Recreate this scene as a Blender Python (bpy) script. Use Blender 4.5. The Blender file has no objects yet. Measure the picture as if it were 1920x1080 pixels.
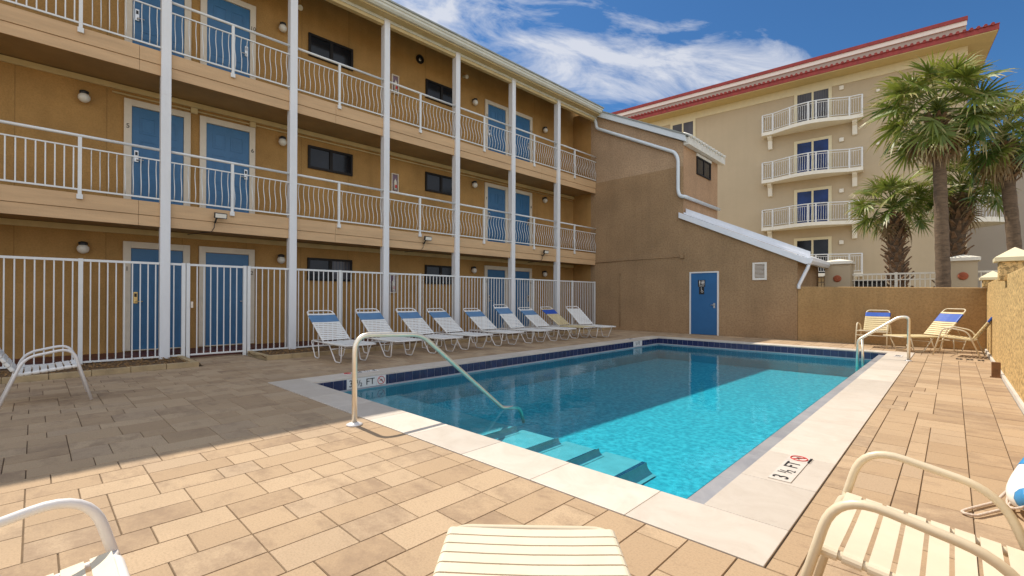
import bpy, math, random
from mathutils import Vector, Matrix
random.seed(7)
D = bpy.data
scene = bpy.context.scene
COL = scene.collection
PI = math.pi
R = math.radians

# ------------------------------------------------------------------ materials
def new_mat(name):
    m = D.materials.new(name); m.use_nodes = True
    nt = m.node_tree; nt.nodes.clear()
    out = nt.nodes.new('ShaderNodeOutputMaterial')
    return m, nt, out

def N(nt, typ, **kw):
    n = nt.nodes.new(typ)
    for k, v in kw.items():
        if k.startswith('i_'):
            key = k[2:]
            key = int(key) if key.isdigit() else key.replace('_', ' ')
            n.inputs[key].default_value = v
        else:
            setattr(n, k, v)
    return n

def L(nt, a, b): nt.links.new(a, b)

def c4(c): return (c[0], c[1], c[2], 1)

def ramp(nt, fac, stops):
    r = N(nt, 'ShaderNodeValToRGB')
    els = r.color_ramp.elements
    while len(els) < len(stops): els.new(0.5)
    for e, (p, c) in zip(els, stops):
        e.position = p; e.color = c4(c) if len(c) == 3 else c
    L(nt, fac, r.inputs[0]); return r.outputs[0]

def mixc(nt, fac, a, b, mode='MIX'):
    m = N(nt, 'ShaderNodeMix', data_type='RGBA', blend_type=mode)
    if isinstance(fac, (int, float)): m.inputs[0].default_value = fac
    else: L(nt, fac, m.inputs[0])
    for i, v in ((6, a), (7, b)):
        if isinstance(v, tuple): m.inputs[i].default_value = c4(v)
        else: L(nt, v, m.inputs[i])
    return m.outputs[2]

def mth(nt, op, a, b=0.0, c=0.0, clamp=False):
    m = N(nt, 'ShaderNodeMath', operation=op, use_clamp=clamp)
    for i, v in enumerate((a, b, c)):
        if isinstance(v, (int, float)): m.inputs[i].default_value = v
        else: L(nt, v, m.inputs[i])
    return m.outputs[0]

def simple(name, col, rough=.6, var=.12, scale=4.0, bump=0.0, bscale=60.0, metal=0.0, spec=.5, coat=0.0, stretch=(1, 1, 1), dirt=0.0):
    m, nt, out = new_mat(name)
    p = N(nt, 'ShaderNodeBsdfPrincipled')
    p.inputs['Roughness'].default_value = rough
    p.inputs['Metallic'].default_value = metal
    p.inputs['Specular IOR Level'].default_value = spec
    p.inputs['Coat Weight'].default_value = coat
    tc = N(nt, 'ShaderNodeTexCoord')
    mp = N(nt, 'ShaderNodeMapping'); mp.inputs['Scale'].default_value = stretch
    L(nt, tc.outputs['Object'], mp.inputs[0])
    nz = N(nt, 'ShaderNodeTexNoise', i_Scale=scale, i_Detail=6.0, i_Roughness=.62)
    L(nt, mp.outputs[0], nz.inputs['Vector'])
    lo = tuple(max(0, c * (1 - var)) for c in col); hi = tuple(min(1, c * (1 + var)) for c in col)
    colr = ramp(nt, nz.outputs[0], [(.3, lo), (.7, hi)])
    if dirt:
        n2 = N(nt, 'ShaderNodeTexNoise', i_Scale=scale * 3.1, i_Detail=9.0, i_Roughness=.7)
        L(nt, mp.outputs[0], n2.inputs['Vector'])
        f = ramp(nt, n2.outputs[0], [(.52, (0, 0, 0)), (.75, (dirt, dirt, dirt))])
        colr = mixc(nt, f, colr, tuple(c * .45 for c in col))
    L(nt, colr, p.inputs['Base Color'])
    if bump:
        b = N(nt, 'ShaderNodeTexNoise', i_Scale=bscale, i_Detail=4.0)
        L(nt, tc.outputs['Object'], b.inputs['Vector'])
        bm = N(nt, 'ShaderNodeBump', i_Strength=bump, i_Distance=.01)
        L(nt, b.outputs[0], bm.inputs['Height']); L(nt, bm.outputs[0], p.inputs['Normal'])
    L(nt, p.outputs[0], out.inputs[0])
    return m

def stucco(name, col, var=.18, scale=1.2, bscale=45.0, bump=.5, seams=None, speck=0.0, split=None, col2=None, streak=0.0):
    """rendered wall: blotchy colour, rough grain; seams = vertical panel joints along local y; split = height where the colour changes"""
    m, nt, out = new_mat(name)
    p = N(nt, 'ShaderNodeBsdfPrincipled', i_Roughness=.9)
    p.inputs['Specular IOR Level'].default_value = .15
    tc = N(nt, 'ShaderNodeTexCoord'); V = tc.outputs['Object']
    nz = N(nt, 'ShaderNodeTexNoise', i_Scale=scale, i_Detail=8.0, i_Roughness=.65); L(nt, V, nz.inputs['Vector'])
    base = ramp(nt, nz.outputs[0], [(.28, tuple(c * (1 - var) for c in col)), (.72, tuple(c * (1 + var) for c in col))])
    sep = N(nt, 'ShaderNodeSeparateXYZ'); L(nt, V, sep.inputs[0])
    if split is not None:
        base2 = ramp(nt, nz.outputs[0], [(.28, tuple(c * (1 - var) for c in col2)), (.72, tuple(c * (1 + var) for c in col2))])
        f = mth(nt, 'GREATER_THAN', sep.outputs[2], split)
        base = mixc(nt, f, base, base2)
    if streak:
        mp = N(nt, 'ShaderNodeMapping'); mp.inputs['Scale'].default_value = (3.5, 3.5, .25); L(nt, V, mp.inputs[0])
        sn = N(nt, 'ShaderNodeTexNoise', i_Scale=1.0, i_Detail=5.0); L(nt, mp.outputs[0], sn.inputs['Vector'])
        f = ramp(nt, sn.outputs[0], [(.45, (0, 0, 0)), (.8, (streak,) * 3)])
        base = mixc(nt, f, base, tuple(c * .55 for c in col))
    g = N(nt, 'ShaderNodeTexNoise', i_Scale=bscale, i_Detail=5.0, i_Roughness=.7); L(nt, V, g.inputs['Vector'])
    if speck:
        f = ramp(nt, g.outputs[0], [(.43, (1, 1, 1)), (.535, (0, 0, 0))])
        f2 = mth(nt, 'MULTIPLY', f, speck)
        base = mixc(nt, f2, base, tuple(c * .42 for c in col))
    h = g.outputs[0]
    if seams:
        fr = mth(nt, 'FRACT', mth(nt, 'DIVIDE', mth(nt, 'ADD', sep.outputs[1], 50 * seams + .3), seams))
        ln = mth(nt, 'LESS_THAN', fr, .012)
        base = mixc(nt, mth(nt, 'MULTIPLY', ln, .35), base, tuple(c * .35 for c in col))
        h = mth(nt, 'SUBTRACT', h, ln)
    L(nt, base, p.inputs['Base Color'])
    bm = N(nt, 'ShaderNodeBump', i_Strength=bump, i_Distance=.012)
    L(nt, h, bm.inputs['Height']); L(nt, bm.outputs[0], p.inputs['Normal'])
    L(nt, p.outputs[0], out.inputs[0])
    return m

MT = {}
MT['wall'] = stucco('ochre_stucco', (.45, .255, .088), var=.20, scale=.9, bscale=34, bump=.8, seams=1.22, streak=.3, speck=.18)
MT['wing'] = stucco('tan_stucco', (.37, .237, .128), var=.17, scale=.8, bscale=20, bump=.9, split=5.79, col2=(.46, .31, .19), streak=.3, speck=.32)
MT['wing_side'] = stucco('pink_stucco', (.48, .30, .175), var=.15, scale=1.0, bscale=20, bump=.8, streak=.2, speck=.3)
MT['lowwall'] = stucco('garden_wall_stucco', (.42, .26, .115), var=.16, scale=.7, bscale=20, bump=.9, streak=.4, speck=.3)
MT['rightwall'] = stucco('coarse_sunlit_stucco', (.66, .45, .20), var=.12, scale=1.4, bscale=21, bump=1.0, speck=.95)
MT['condo'] = stucco('beige_render', (.50, .395, .26), var=.06, scale=.35, bscale=30, bump=.2, streak=.08)
MT['condo_far'] = stucco('lavender_render', (.41, .35, .28), var=.05, scale=.35, bscale=30, bump=.15)
MT['condo_trim'] = simple('cream_trim', (.70, .60, .38), .7, .05)
MT['condo_soffit'] = simple('yellow_soffit', (.57, .44, .21), .8, .06)
MT['white_render'] = simple('white_render', (.78, .72, .60), .7, .05)
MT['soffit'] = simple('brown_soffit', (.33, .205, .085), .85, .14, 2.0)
MT['fascia'] = simple('peach_painted_board', (.57, .365, .19), .7, .12, 2.2, .25, 30, stretch=(1, .3, 3), dirt=.22)
MT['creamtrim'] = simple('cream_painted_trim', (.60, .46, .23), .7, .1, 3.0)
MT['post'] = simple('white_painted_post', (.72, .71, .70), .5, .05, 6.0, .12, 40, stretch=(1, 1, .25), dirt=.10)
MT['rail'] = simple('white_powder_coat', (.70, .69, .66), .4, .04, 8.0, spec=.5)
MT['rail_cream'] = simple('cream_powder_coat', (.72, .66, .54), .45, .05, 8.0)
MT['frame'] = simple('cream_door_frame', (.70, .60, .46), .55, .06, 5.0, dirt=.08)
MT['door'] = simple('blue_door_paint', (.034, .14, .285), .42, .10, 3.0, .06, 20)
MT['blue_door2'] = simple('royal_blue_door_paint', (.018, .115, .28), .4, .08, 2.0, .05, 20)
MT['bronze'] = simple('dark_bronze_frame', (.014, .010, .007), .55, .2, spec=.25)
MT['black'] = simple('black_plastic', (.012, .012, .012), .45, .2)
MT['steel'] = simple('brushed_steel_hardware', (.55, .53, .50), .3, .1, 20, metal=1.0)
MT['brass'] = simple('brass_hardware', (.62, .46, .20), .3, .1, 20, metal=1.0)
MT['chrome'] = simple('polished_handrail', (.84, .76, .62), .40, .06, 14, metal=.72, dirt=.15)
MT['globe'] = simple('opal_glass_globe', (.75, .70, .60), .25, .03)
MT['gutter'] = simple('pale_metal_gutter', (.62, .60, .50), .45, .06, 3.0, dirt=.12)
MT['downpipe'] = simple('white_downpipe', (.66, .70, .72), .4, .05, 4.0, dirt=.08)
MT['whitemetal'] = simple('white_roof_metal', (.76, .77, .80), .35, .06, 2.0, dirt=.12)
MT['weathered'] = simple('weathered_white_fascia', (.70, .66, .58), .7, .1, 5.0, dirt=.6)
MT['rooftile'] = simple('grey_roof_tile', (.30, .31, .28), .7, .2, 3.0, dirt=.3)
MT['redtile'] = simple('red_roof_tile', (.30, .035, .025), .6, .25, 5.0)
MT['maroon'] = simple('maroon_painted_slab', (.11, .030, .020), .6, .2, 4.0, dirt=.3)
MT['curb'] = simple('sandstone_edging', (.40, .29, .155), .85, .2, 4.0, .4, 50, dirt=.3)
MT['mulch'] = simple('bark_mulch', (.12, .065, .025), .95, .6, 22.0, 1.0, 35)
MT['chip'] = simple('bark_chip', (.24, .13, .045), .9, .5, 8.0)
MT['joint'] = simple('sandy_joint', (.15, .10, .055), .95, .3, 6.0, .4, 90)
MT['ground'] = simple('sandy_ground', (.34, .28, .18), .95, .3, .6, .4, 20)
MT['skirt'] = simple('grey_painted_skirting', (.60, .56, .50), .7, .12, 3.0, dirt=.3)
MT['plaster'] = simple('pool_plaster', (.13, .44, .48), .8, .13, 3.0, .5, 9)
MT['coping_edge'] = simple('coping_underside', (.55, .50, .47), .7, .08)
MT['markerwhite'] = simple('white_ceramic', (.74, .70, .66), .3, .05)
MT['ink'] = simple('black_ink', (.015, .013, .013), .6, .2)
MT['red'] = simple('red_ink', (.55, .04, .03), .6, .1)
MT['strap_white'] = simple('white_vinyl_strap', (.78, .76, .71), .45, .05, 6.0, dirt=.07)
MT['strap_ivory'] = simple('ivory_vinyl_strap', (.70, .61, .455), .45, .05, 6.0, dirt=.05)
MT['strap_cream'] = simple('yellowed_vinyl_strap', (.62, .50, .27), .5, .08, 6.0)
MT['strap_steel'] = simple('slate_blue_vinyl_strap', (.10, .21, .36), .45, .1, 8.0)
MT['strap_royal'] = simple('royal_blue_vinyl_strap', (.012, .075, .38), .45, .08, 6.0)
MT['tube_white'] = simple('white_aluminium_tube', (.74, .70, .66), .38, .05, 8.0)
MT['tube_ivory'] = simple('ivory_aluminium_tube', (.64, .54, .38), .36, .06, 8.0)
MT['ring_white'] = simple('white_life_ring_shell', (.80, .77, .70), .5, .05)
MT['ring_blue'] = simple('blue_life_ring_band', (.04, .25, .52), .5, .06)
MT['rope'] = simple('off_white_rope', (.62, .50, .40), .85, .15, 60, .6, 120)
MT['terracotta'] = simple('terracotta_medallion', (.36, .09, .035), .8, .2, 20)
MT['vent'] = simple('white_vent', (.74, .68, .60), .5, .05)
MT['bin'] = simple('dark_plastic', (.03, .025, .022), .6, .2)
MT['rust'] = simple('rusty_brown_steel', (.20, .095, .035), .7, .35, 12)

def glass_mat(name, col, rough=.06, curtains=None):
    m, nt, out = new_mat(name)
    p = N(nt, 'ShaderNodeBsdfPrincipled', i_Roughness=rough)
    p.inputs['Specular IOR Level'].default_value = .25
    tc = N(nt, 'ShaderNodeTexCoord')
    nz = N(nt, 'ShaderNodeTexNoise', i_Scale=1.3, i_Detail=3.0); L(nt, tc.outputs['Object'], nz.inputs['Vector'])
    a = ramp(nt, nz.outputs[0], [(.35, tuple(c * .6 for c in col)), (.7, tuple(c * 1.5 for c in col))])
    if curtains:
        sep = N(nt, 'ShaderNodeSeparateXYZ'); L(nt, tc.outputs['Object'], sep.inputs[0])
        w = mth(nt, 'SINE', mth(nt, 'MULTIPLY', mth(nt, 'ADD', sep.outputs[0], sep.outputs[1]), 75.0))
        f = mth(nt, 'MULTIPLY', mth(nt, 'ADD', w, 1.0), .3)
        a = mixc(nt, f, a, curtains)
    L(nt, a, p.inputs['Base Color']); L(nt, p.outputs[0], out.inputs[0])
    return m
MT['glass'] = glass_mat('dark_window_glass', (.014, .015, .018), .1)
MT['glass_blue'] = glass_mat('sky_reflection_glass', (.010, .03, .12), .12)  # blue in the base colour stands in for reflected sky
MT['glass_curtain'] = glass_mat('curtained_glass', (.05, .05, .06), .08, (.13, .11, .10))

def paver_mat():
    m, nt, out = new_mat('concrete_pavers')
    p = N(nt, 'ShaderNodeBsdfPrincipled', i_Roughness=.86)
    p.inputs['Specular IOR Level'].default_value = .25
    at = N(nt, 'ShaderNodeAttribute', attribute_name='tint')
    sp = N(nt, 'ShaderNodeSeparateColor'); L(nt, at.outputs['Color'], sp.inputs[0])
    tc = N(nt, 'ShaderNodeTexCoord')
    # every paver gets its own offset and grain direction
    off = N(nt, 'ShaderNodeVectorMath', operation='SCALE'); off.inputs[3].default_value = 37.0
    L(nt, at.outputs['Color'], off.inputs[0])
    vec = N(nt, 'ShaderNodeVectorMath', operation='ADD')
    L(nt, tc.outputs['Object'], vec.inputs[0]); L(nt, off.outputs[0], vec.inputs[1])
    def grain(scale_v, sc, det=7.0):
        mp = N(nt, 'ShaderNodeMapping'); mp.inputs['Scale'].default_value = scale_v
        L(nt, vec.outputs[0], mp.inputs[0])
        n = N(nt, 'ShaderNodeTexNoise', i_Scale=sc, i_Detail=det, i_Roughness=.68); L(nt, mp.outputs[0], n.inputs['Vector'])
        return n.outputs[0]
    ga = grain((1, .6, 1), 5.0, 9.0); gb = grain((.6, 1, 1), 5.0, 9.0)
    gm = N(nt, 'ShaderNodeMix', data_type='FLOAT'); L(nt, sp.outputs[2], gm.inputs[0]); L(nt, gb, gm.inputs[2]); L(nt, ga, gm.inputs[3])
    g = gm.outputs[0]
    base = ramp(nt, sp.outputs[0], [(0, (.40, .275, .165)), (.45, (.455, .32, .195)), (.8, (.50, .36, .225)), (1, (.43, .31, .20))])
    # soft purple-brown clouding whose strength differs from paver to paver, broken up by fine grain
    fine = N(nt, 'ShaderNodeTexNoise', i_Scale=95.0, i_Detail=4.0, i_Roughness=.7); L(nt, tc.outputs['Object'], fine.inputs['Vector'])
    med = N(nt, 'ShaderNodeTexNoise', i_Scale=30.0, i_Detail=4.0, i_Roughness=.75); L(nt, vec.outputs[0], med.inputs['Vector'])
    thr = mth(nt, 'ADD', g, mth(nt, 'MULTIPLY', mth(nt, 'SUBTRACT', sp.outputs[1], .42), .24))
    thr = mth(nt, 'ADD', thr, mth(nt, 'MULTIPLY', mth(nt, 'SUBTRACT', med.outputs[0], .5), .30))
    f = ramp(nt, thr, [(.50, (0, 0, 0)), (.72, (.62, .62, .62))])
    colr = mixc(nt, f, base, (.235, .155, .100))
    colr = mixc(nt, ramp(nt, fine.outputs[0], [(.45, (0, 0, 0)), (.68, (.5, .5, .5))]), colr, (.27, .19, .115))
    blot = N(nt, 'ShaderNodeTexNoise', i_Scale=.7, i_Detail=7.0, i_Roughness=.65); L(nt, tc.outputs['Object'], blot.inputs['Vector'])
    colr = mixc(nt, ramp(nt, blot.outputs[0], [(.5, (0, 0, 0)), (.72, (.30, .30, .30))]), colr, (.26, .185, .12))
    L(nt, colr, p.inputs['Base Color'])
    bm = N(nt, 'ShaderNodeBump', i_Strength=.35, i_Distance=.004)
    hh = mth(nt, 'ADD', mth(nt, 'MULTIPLY', fine.outputs[0], .5), g)
    L(nt, hh, bm.inputs['Height']); L(nt, bm.outputs[0], p.inputs['Normal'])
    L(nt, p.outputs[0], out.inputs[0])
    return m
MT['paver'] = paver_mat()

def stone_mat(name, lo, hi, vein, rough=.5):
    m, nt, out = new_mat(name)
    p = N(nt, 'ShaderNodeBsdfPrincipled', i_Roughness=rough)
    at = N(nt, 'ShaderNodeAttribute', attribute_name='tint')
    sp = N(nt, 'ShaderNodeSeparateColor'); L(nt, at.outputs['Color'], sp.inputs[0])
    tc = N(nt, 'ShaderNodeTexCoord')
    off = N(nt, 'ShaderNodeVectorMath', operation='SCALE'); off.inputs[3].default_value = 21.0
    L(nt, at.outputs['Color'], off.inputs[0])
    vec = N(nt, 'ShaderNodeVectorMath', operation='ADD'); L(nt, tc.outputs['Object'], vec.inputs[0]); L(nt, off.outputs[0], vec.inputs[1])
    n = N(nt, 'ShaderNodeTexNoise', i_Scale=3.2, i_Detail=8.0, i_Roughness=.7, i_Distortion=.8); L(nt, vec.outputs[0], n.inputs['Vector'])
    c = ramp(nt, n.outputs[0], [(.3, lo), (.65, hi)])
    n2 = N(nt, 'ShaderNodeTexNoise', i_Scale=9.0, i_Detail=8.0, i_Roughness=.75); L(nt, vec.outputs[0], n2.inputs['Vector'])
    c = mixc(nt, ramp(nt, n2.outputs[0], [(.55, (0, 0, 0)), (.8, (.6, .6, .6))]), c, vein)
    t = mth(nt, 'MULTIPLY_ADD', sp.outputs[0], .22, .86)
    cc = N(nt, 'ShaderNodeCombineColor'); [L(nt, t, cc.inputs[i]) for i in range(3)]
    c = mixc(nt, 1.0, c, cc.outputs[0], 'MULTIPLY')
    L(nt, c, p.inputs['Base Color'])
    bm = N(nt, 'ShaderNodeBump', i_Strength=.2, i_Distance=.004); L(nt, n2.outputs[0], bm.inputs['Height']); L(nt, bm.outputs[0], p.inputs['Normal'])
    L(nt, p.outputs[0], out.inputs[0])
    return m
MT['travertine'] = stone_mat('cream_travertine', (.56, .48, .39), (.64, .565, .475), (.47, .395, .32))
MT['greystone'] = stone_mat('grey_marble', (.26, .26, .28), (.38, .37, .37), (.18, .18, .20), .35)
MT['navytile'] = stone_mat('navy_glazed_tile', (.012, .016, .055), (.03, .038, .11), (.035, .03, .07), .15)
MT['grout'] = simple('grey_grout', (.42, .40, .44), .8, .1)

def water_mat():
    m, nt, out = new_mat('pool_water')
    tc = N(nt, 'ShaderNodeTexCoord')
    mp = N(nt, 'ShaderNodeMapping'); mp.inputs['Scale'].default_value = (1, 1, 1); L(nt, tc.outputs['Object'], mp.inputs[0])
    n = N(nt, 'ShaderNodeTexNoise', i_Scale=3.0, i_Detail=3.0); L(nt, mp.outputs[0], n.inputs['Vector'])
    n2 = N(nt, 'ShaderNodeTexNoise', i_Scale=16.0, i_Detail=2.0); L(nt, mp.outputs[0], n2.inputs['Vector'])
    h = mth(nt, 'ADD', n.outputs[0], mth(nt, 'MULTIPLY', n2.outputs[0], .25))
    bm = N(nt, 'ShaderNodeBump', i_Strength=.09, i_Distance=.05); L(nt, h, bm.inputs['Height'])
    fr = N(nt, 'ShaderNodeFresnel', i_IOR=1.18); L(nt, bm.outputs[0], fr.inputs['Normal'])
    tr = N(nt, 'ShaderNodeBsdfTransparent'); tr.inputs[0].default_value = (.36, .87, .97, 1)
    gl = N(nt, 'ShaderNodeBsdfGlossy', i_Roughness=.015); gl.inputs[0].default_value = (.95, .97, 1, 1); L(nt, bm.outputs[0], gl.inputs['Normal'])
    mx = N(nt, 'ShaderNodeMixShader'); L(nt, fr.outputs[0], mx.inputs[0]); L(nt, tr.outputs[0], mx.inputs[1]); L(nt, gl.outputs[0], mx.inputs[2])
    L(nt, mx.outputs[0], out.inputs[0])
    return m
MT['water'] = water_mat()

def pool_floor_mat():
    m, nt, out = new_mat('sparkle_mottled_plaster')
    p = N(nt, 'ShaderNodeBsdfPrincipled', i_Roughness=.8)
    tc = N(nt, 'ShaderNodeTexCoord')
    v = N(nt, 'ShaderNodeTexVoronoi', i_Scale=17.0, feature='SMOOTH_F1'); L(nt, tc.outputs['Object'], v.inputs['Vector'])
    n = N(nt, 'ShaderNodeTexNoise', i_Scale=26.0, i_Detail=5.0, i_Roughness=.7); L(nt, tc.outputs['Object'], n.inputs['Vector'])
    s = mth(nt, 'ADD', mth(nt, 'MULTIPLY', v.outputs[0], .5), mth(nt, 'MULTIPLY', n.outputs[0], .7))
    c = ramp(nt, s, [(.36, (.065, .31, .345)), (.54, (.11, .42, .45)), (.74, (.21, .57, .58))])  # mottled colour stands in for the sparkle of rippled, sunlit water
    L(nt, c, p.inputs['Base Color']); L(nt, p.outputs[0], out.inputs[0])
    return m
MT['poolfloor'] = pool_floor_mat()

def leaf_mat(name, a, b, tip):
    m, nt, out = new_mat(name)
    at = N(nt, 'ShaderNodeAttribute', attribute_name='tint')
    sp = N(nt, 'ShaderNodeSeparateColor'); L(nt, at.outputs['Color'], sp.inputs[0])
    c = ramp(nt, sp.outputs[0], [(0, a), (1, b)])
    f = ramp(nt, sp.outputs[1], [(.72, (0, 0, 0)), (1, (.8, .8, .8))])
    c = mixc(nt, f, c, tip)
    df = N(nt, 'ShaderNodeBsdfPrincipled', i_Roughness=.42); L(nt, c, df.inputs['Base Color'])
    tl = N(nt, 'ShaderNodeBsdfTranslucent'); L(nt, c, tl.inputs[0])
    mx = N(nt, 'ShaderNodeMixShader', i_0=.28); L(nt, df.outputs[0], mx.inputs[1]); L(nt, tl.outputs[0], mx.inputs[2])
    L(nt, mx.outputs[0], out.inputs[0])
    return m
MT['leaf'] = leaf_mat('palm_leaf', (.075, .135, .020), (.29, .31, .05), (.48, .37, .16))
MT['deadleaf'] = leaf_mat('dry_palm_leaf', (.20, .13, .055), (.36, .25, .11), (.42, .30, .15))
MT['trunk'] = simple('palm_trunk_bark', (.135, .088, .052), .95, .4, 6.0, 1.0, 18, stretch=(1, 1, 3), dirt=.4)
MT['boot'] = simple('palm_leaf_base', (.22, .13, .07), .9, .5, 9.0, .5, 30, dirt=.3)

# ------------------------------------------------------------------ mesh helper
class MB:
    def __init__(s): s.v = []; s.f = []; s.t = []; s.sm = []; s.mi = []; s.cm = 0
    def face(s, idx, tint=(0, 0, 0), smooth=False):
        s.f.append(idx); s.t.append(tint); s.sm.append(smooth); s.mi.append(s.cm)
    def quad(s, a, b, c, d, tint=(0, 0, 0)):
        n = len(s.v); s.v += [tuple(a), tuple(b), tuple(c), tuple(d)]; s.face((n, n + 1, n + 2, n + 3), tint)
    def poly(s, pts, tint=(0, 0, 0)):
        n = len(s.v); s.v += [tuple(p) for p in pts]; s.face(tuple(range(n, n + len(pts))), tint)
    def box(s, x0, x1, y0, y1, z0, z1, M=None, tint=(0, 0, 0)):
        n = len(s.v)
        ps = [(x0, y0, z0), (x1, y0, z0), (x1, y1, z0), (x0, y1, z0), (x0, y0, z1), (x1, y0, z1), (x1, y1, z1), (x0, y1, z1)]
        if M: ps = [tuple(M @ Vector(p)) for p in ps]
        s.v += ps
        for q in ((0, 3, 2, 1), (4, 5, 6, 7), (0, 1, 5, 4), (1, 2, 6, 5), (2, 3, 7, 6), (3, 0, 4, 7)):
            s.face(tuple(n + i for i in q), tint)
        return s
    def prism(s, pts, axis, a0, a1, tint=(0, 0, 0)):
        """extrude a closed outline (2D) along axis 'x','y' or 'z' between a0 and a1"""
        def P(p, a):
            if axis == 'y': return (p[0], a, p[1])
            if axis == 'x': return (a, p[0], p[1])
            return (p[0], p[1], a)
        n = len(s.v); k = len(pts)
        s.v += [P(p, a0) for p in pts] + [P(p, a1) for p in pts]
        ar = sum(pts[i][0] * pts[(i + 1) % k][1] - pts[(i + 1) % k][0] * pts[i][1] for i in range(k))
        fl = (ar > 0)
        if axis == 'y': fl = not fl
        lo = tuple(range(n, n + k)); hi = tuple(range(n + k, n + 2 * k))
        s.face(tuple(reversed(lo)) if fl else lo, tint); s.face(hi if fl else tuple(reversed(hi)), tint)
        for i in range(k):
            j = (i + 1) % k
            q = (n + i, n + j, n + k + j, n + k + i)
            s.face(q if fl else tuple(reversed(q)), tint)
        return s
    def tube(s, path, r, n=8, closed=False, caps=True, tint=(0, 0, 0)):
        P = [Vector(p) for p in path]; k = len(P)
        rr = r if isinstance(r, (list, tuple)) else [r] * k
        base = len(s.v); prev = None
        for i in range(k):
            if closed: t = (P[(i + 1) % k] - P[i - 1])
            else: t = P[min(i + 1, k - 1)] - P[max(i - 1, 0)]
            t = t.normalized()
            if prev is None:
                a = Vector((0, 0, 1)) if abs(t.z) < .9 else Vector((1, 0, 0))
                u = t.cross(a).normalized()
            else:
                u = (prev - t * prev.dot(t)).normalized()
            prev = u; w = t.cross(u)
            for j in range(n):
                an = 2 * PI * j / n
                s.v.append(tuple(P[i] + (u * math.cos(an) + w * math.sin(an)) * rr[i]))
        m = k if closed else k - 1
        for i in range(m):
            i2 = (i + 1) % k
            for j in range(n):
                j2 = (j + 1) % n
                s.face((base + i * n + j, base + i * n + j2, base + i2 * n + j2, base + i2 * n + j), tint, True)
        if caps and not closed:
            s.face(tuple(base + j for j in reversed(range(n))), tint); s.face(tuple(base + (k - 1) * n + j for j in range(n)), tint)
        return s
    def lathe(s, prof, n=16, c=(0, 0, 0), M=None, tint=(0, 0, 0), smooth=True):
        base = len(s.v)
        for (r, z) in prof:
            for j in range(n):
                a = 2 * PI * j / n
                p = Vector((c[0] + r * math.cos(a), c[1] + r * math.sin(a), c[2] + z))
                s.v.append(tuple(M @ p) if M else tuple(p))
        for i in range(len(prof) - 1):
            for j in range(n):
                j2 = (j + 1) % n
                s.face((base + i * n + j, base + i * n + j2, base + (i + 1) * n + j2, base + (i + 1) * n + j), tint, smooth)
        s.face(tuple(base + j for j in reversed(range(n))), tint)
        s.face(tuple(base + (len(prof) - 1) * n + j for j in range(n)), tint)
        return s
    def build(s, name, mat, parent=None, bevel=0.0, loc=None, rot=None):
        me = D.meshes.new(name)
        me.from_pydata(s.v, [], s.f)
        for m in (mat if isinstance(mat, (list, tuple)) else [mat]): me.materials.append(m)
        me.polygons.foreach_set('use_smooth', s.sm)
        me.polygons.foreach_set('material_index', s.mi)
        if any(t != (0, 0, 0) for t in s.t):
            ca = me.color_attributes.new('tint', 'FLOAT_COLOR', 'CORNER')
            dat = []
            for f, t in zip(s.f, s.t): dat += [t[0], t[1], t[2], 1.0] * len(f)
            ca.data.foreach_set('color', dat)
        me.update()
        o = D.objects.new(name, me); COL.objects.link(o)
        if parent: o.parent = parent
        if loc: o.location = loc
        if rot: o.rotation_euler = rot
        if bevel:
            b = o.modifiers.new('bevel', 'BEVEL'); b.width = bevel; b.segments = 2; b.limit_method = 'ANGLE'
        return o

def rounded(pts, rad, closed=False, n=5):
    """round the corners of a 3-D polyline"""
    P = [Vector(p) for p in pts]; k = len(P); out = []
    for i in range(k):
        if not closed and i in (0, k - 1): out.append(P[i]); continue
        a, b, c = P[i - 1], P[i], P[(i + 1) % k]
        da = (a - b); dc = (c - b)
        rr = rad[i] if isinstance(rad, (list, tuple)) else rad
        d = min(rr, da.length * .49, dc.length * .49)
        p0 = b + da.normalized() * d; p1 = b + dc.normalized() * d
        for q in range(n + 1):
            t = q / n
            out.append(p0 * (1 - t) ** 2 + b * 2 * t * (1 - t) + p1 * t * t)
    return out

def tag(o, label=None, cat=None, group=None, kind=None):
    if label: o['label'] = label
    if cat: o['category'] = cat
    if group: o['group'] = group
    if kind: o['kind'] = kind
    return o

def thing(name, label, cat, loc=(0, 0, 0), rotz=0.0, group=None):
    o = D.objects.new(name, None); COL.objects.link(o)
    o.empty_display_size = .2
    o.location = loc; o.rotation_euler = (0, 0, rotz)
    return tag(o, label, cat, group)

def struct(o): o['kind'] = 'structure'; return o

def copy_obj(src, parent=None):
    c = src.copy(); COL.objects.link(c)
    if parent: c.parent = parent
    return c

def dup(root, loc, rotz, label, group=None):
    r = copy_obj(root); r.location = loc; r.rotation_euler = (0, 0, rotz); r['label'] = label
    if group: r['group'] = group
    for ch in list(root.children):
        c = copy_obj(ch, r)
        for g in list(ch.children): copy_obj(g, c)
    return r

def text(body, size, mat, name, parent=None, M=None, ext=.0015, align='CENTER', sx=1.0):
    cu = D.curves.new(name, 'FONT'); cu.body = body; cu.size = size; cu.extrude = ext
    cu.align_x = align; cu.align_y = 'CENTER'
    to = D.objects.new(name + '_tmp', cu); COL.objects.link(to)
    bpy.context.view_layer.update()
    me = D.meshes.new_from_object(to.evaluated_get(bpy.context.evaluated_depsgraph_get()))
    D.objects.remove(to); D.curves.remove(cu)
    me.name = name
    me.materials.clear(); me.materials.append(mat)
    if sx != 1.0:
        for v in me.vertices: v.co.x *= sx
    if M: me.transform(M)
    o = D.objects.new(name, me); COL.objects.link(o)
    if parent: o.parent = parent
    return o

def frame_M(origin, right, up):
    r = Vector(right).normalized(); u = Vector(up).normalized(); n = r.cross(u)
    M = Matrix((r, u, n)).transposed().to_4x4(); M.translation = Vector(origin); return M

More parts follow.
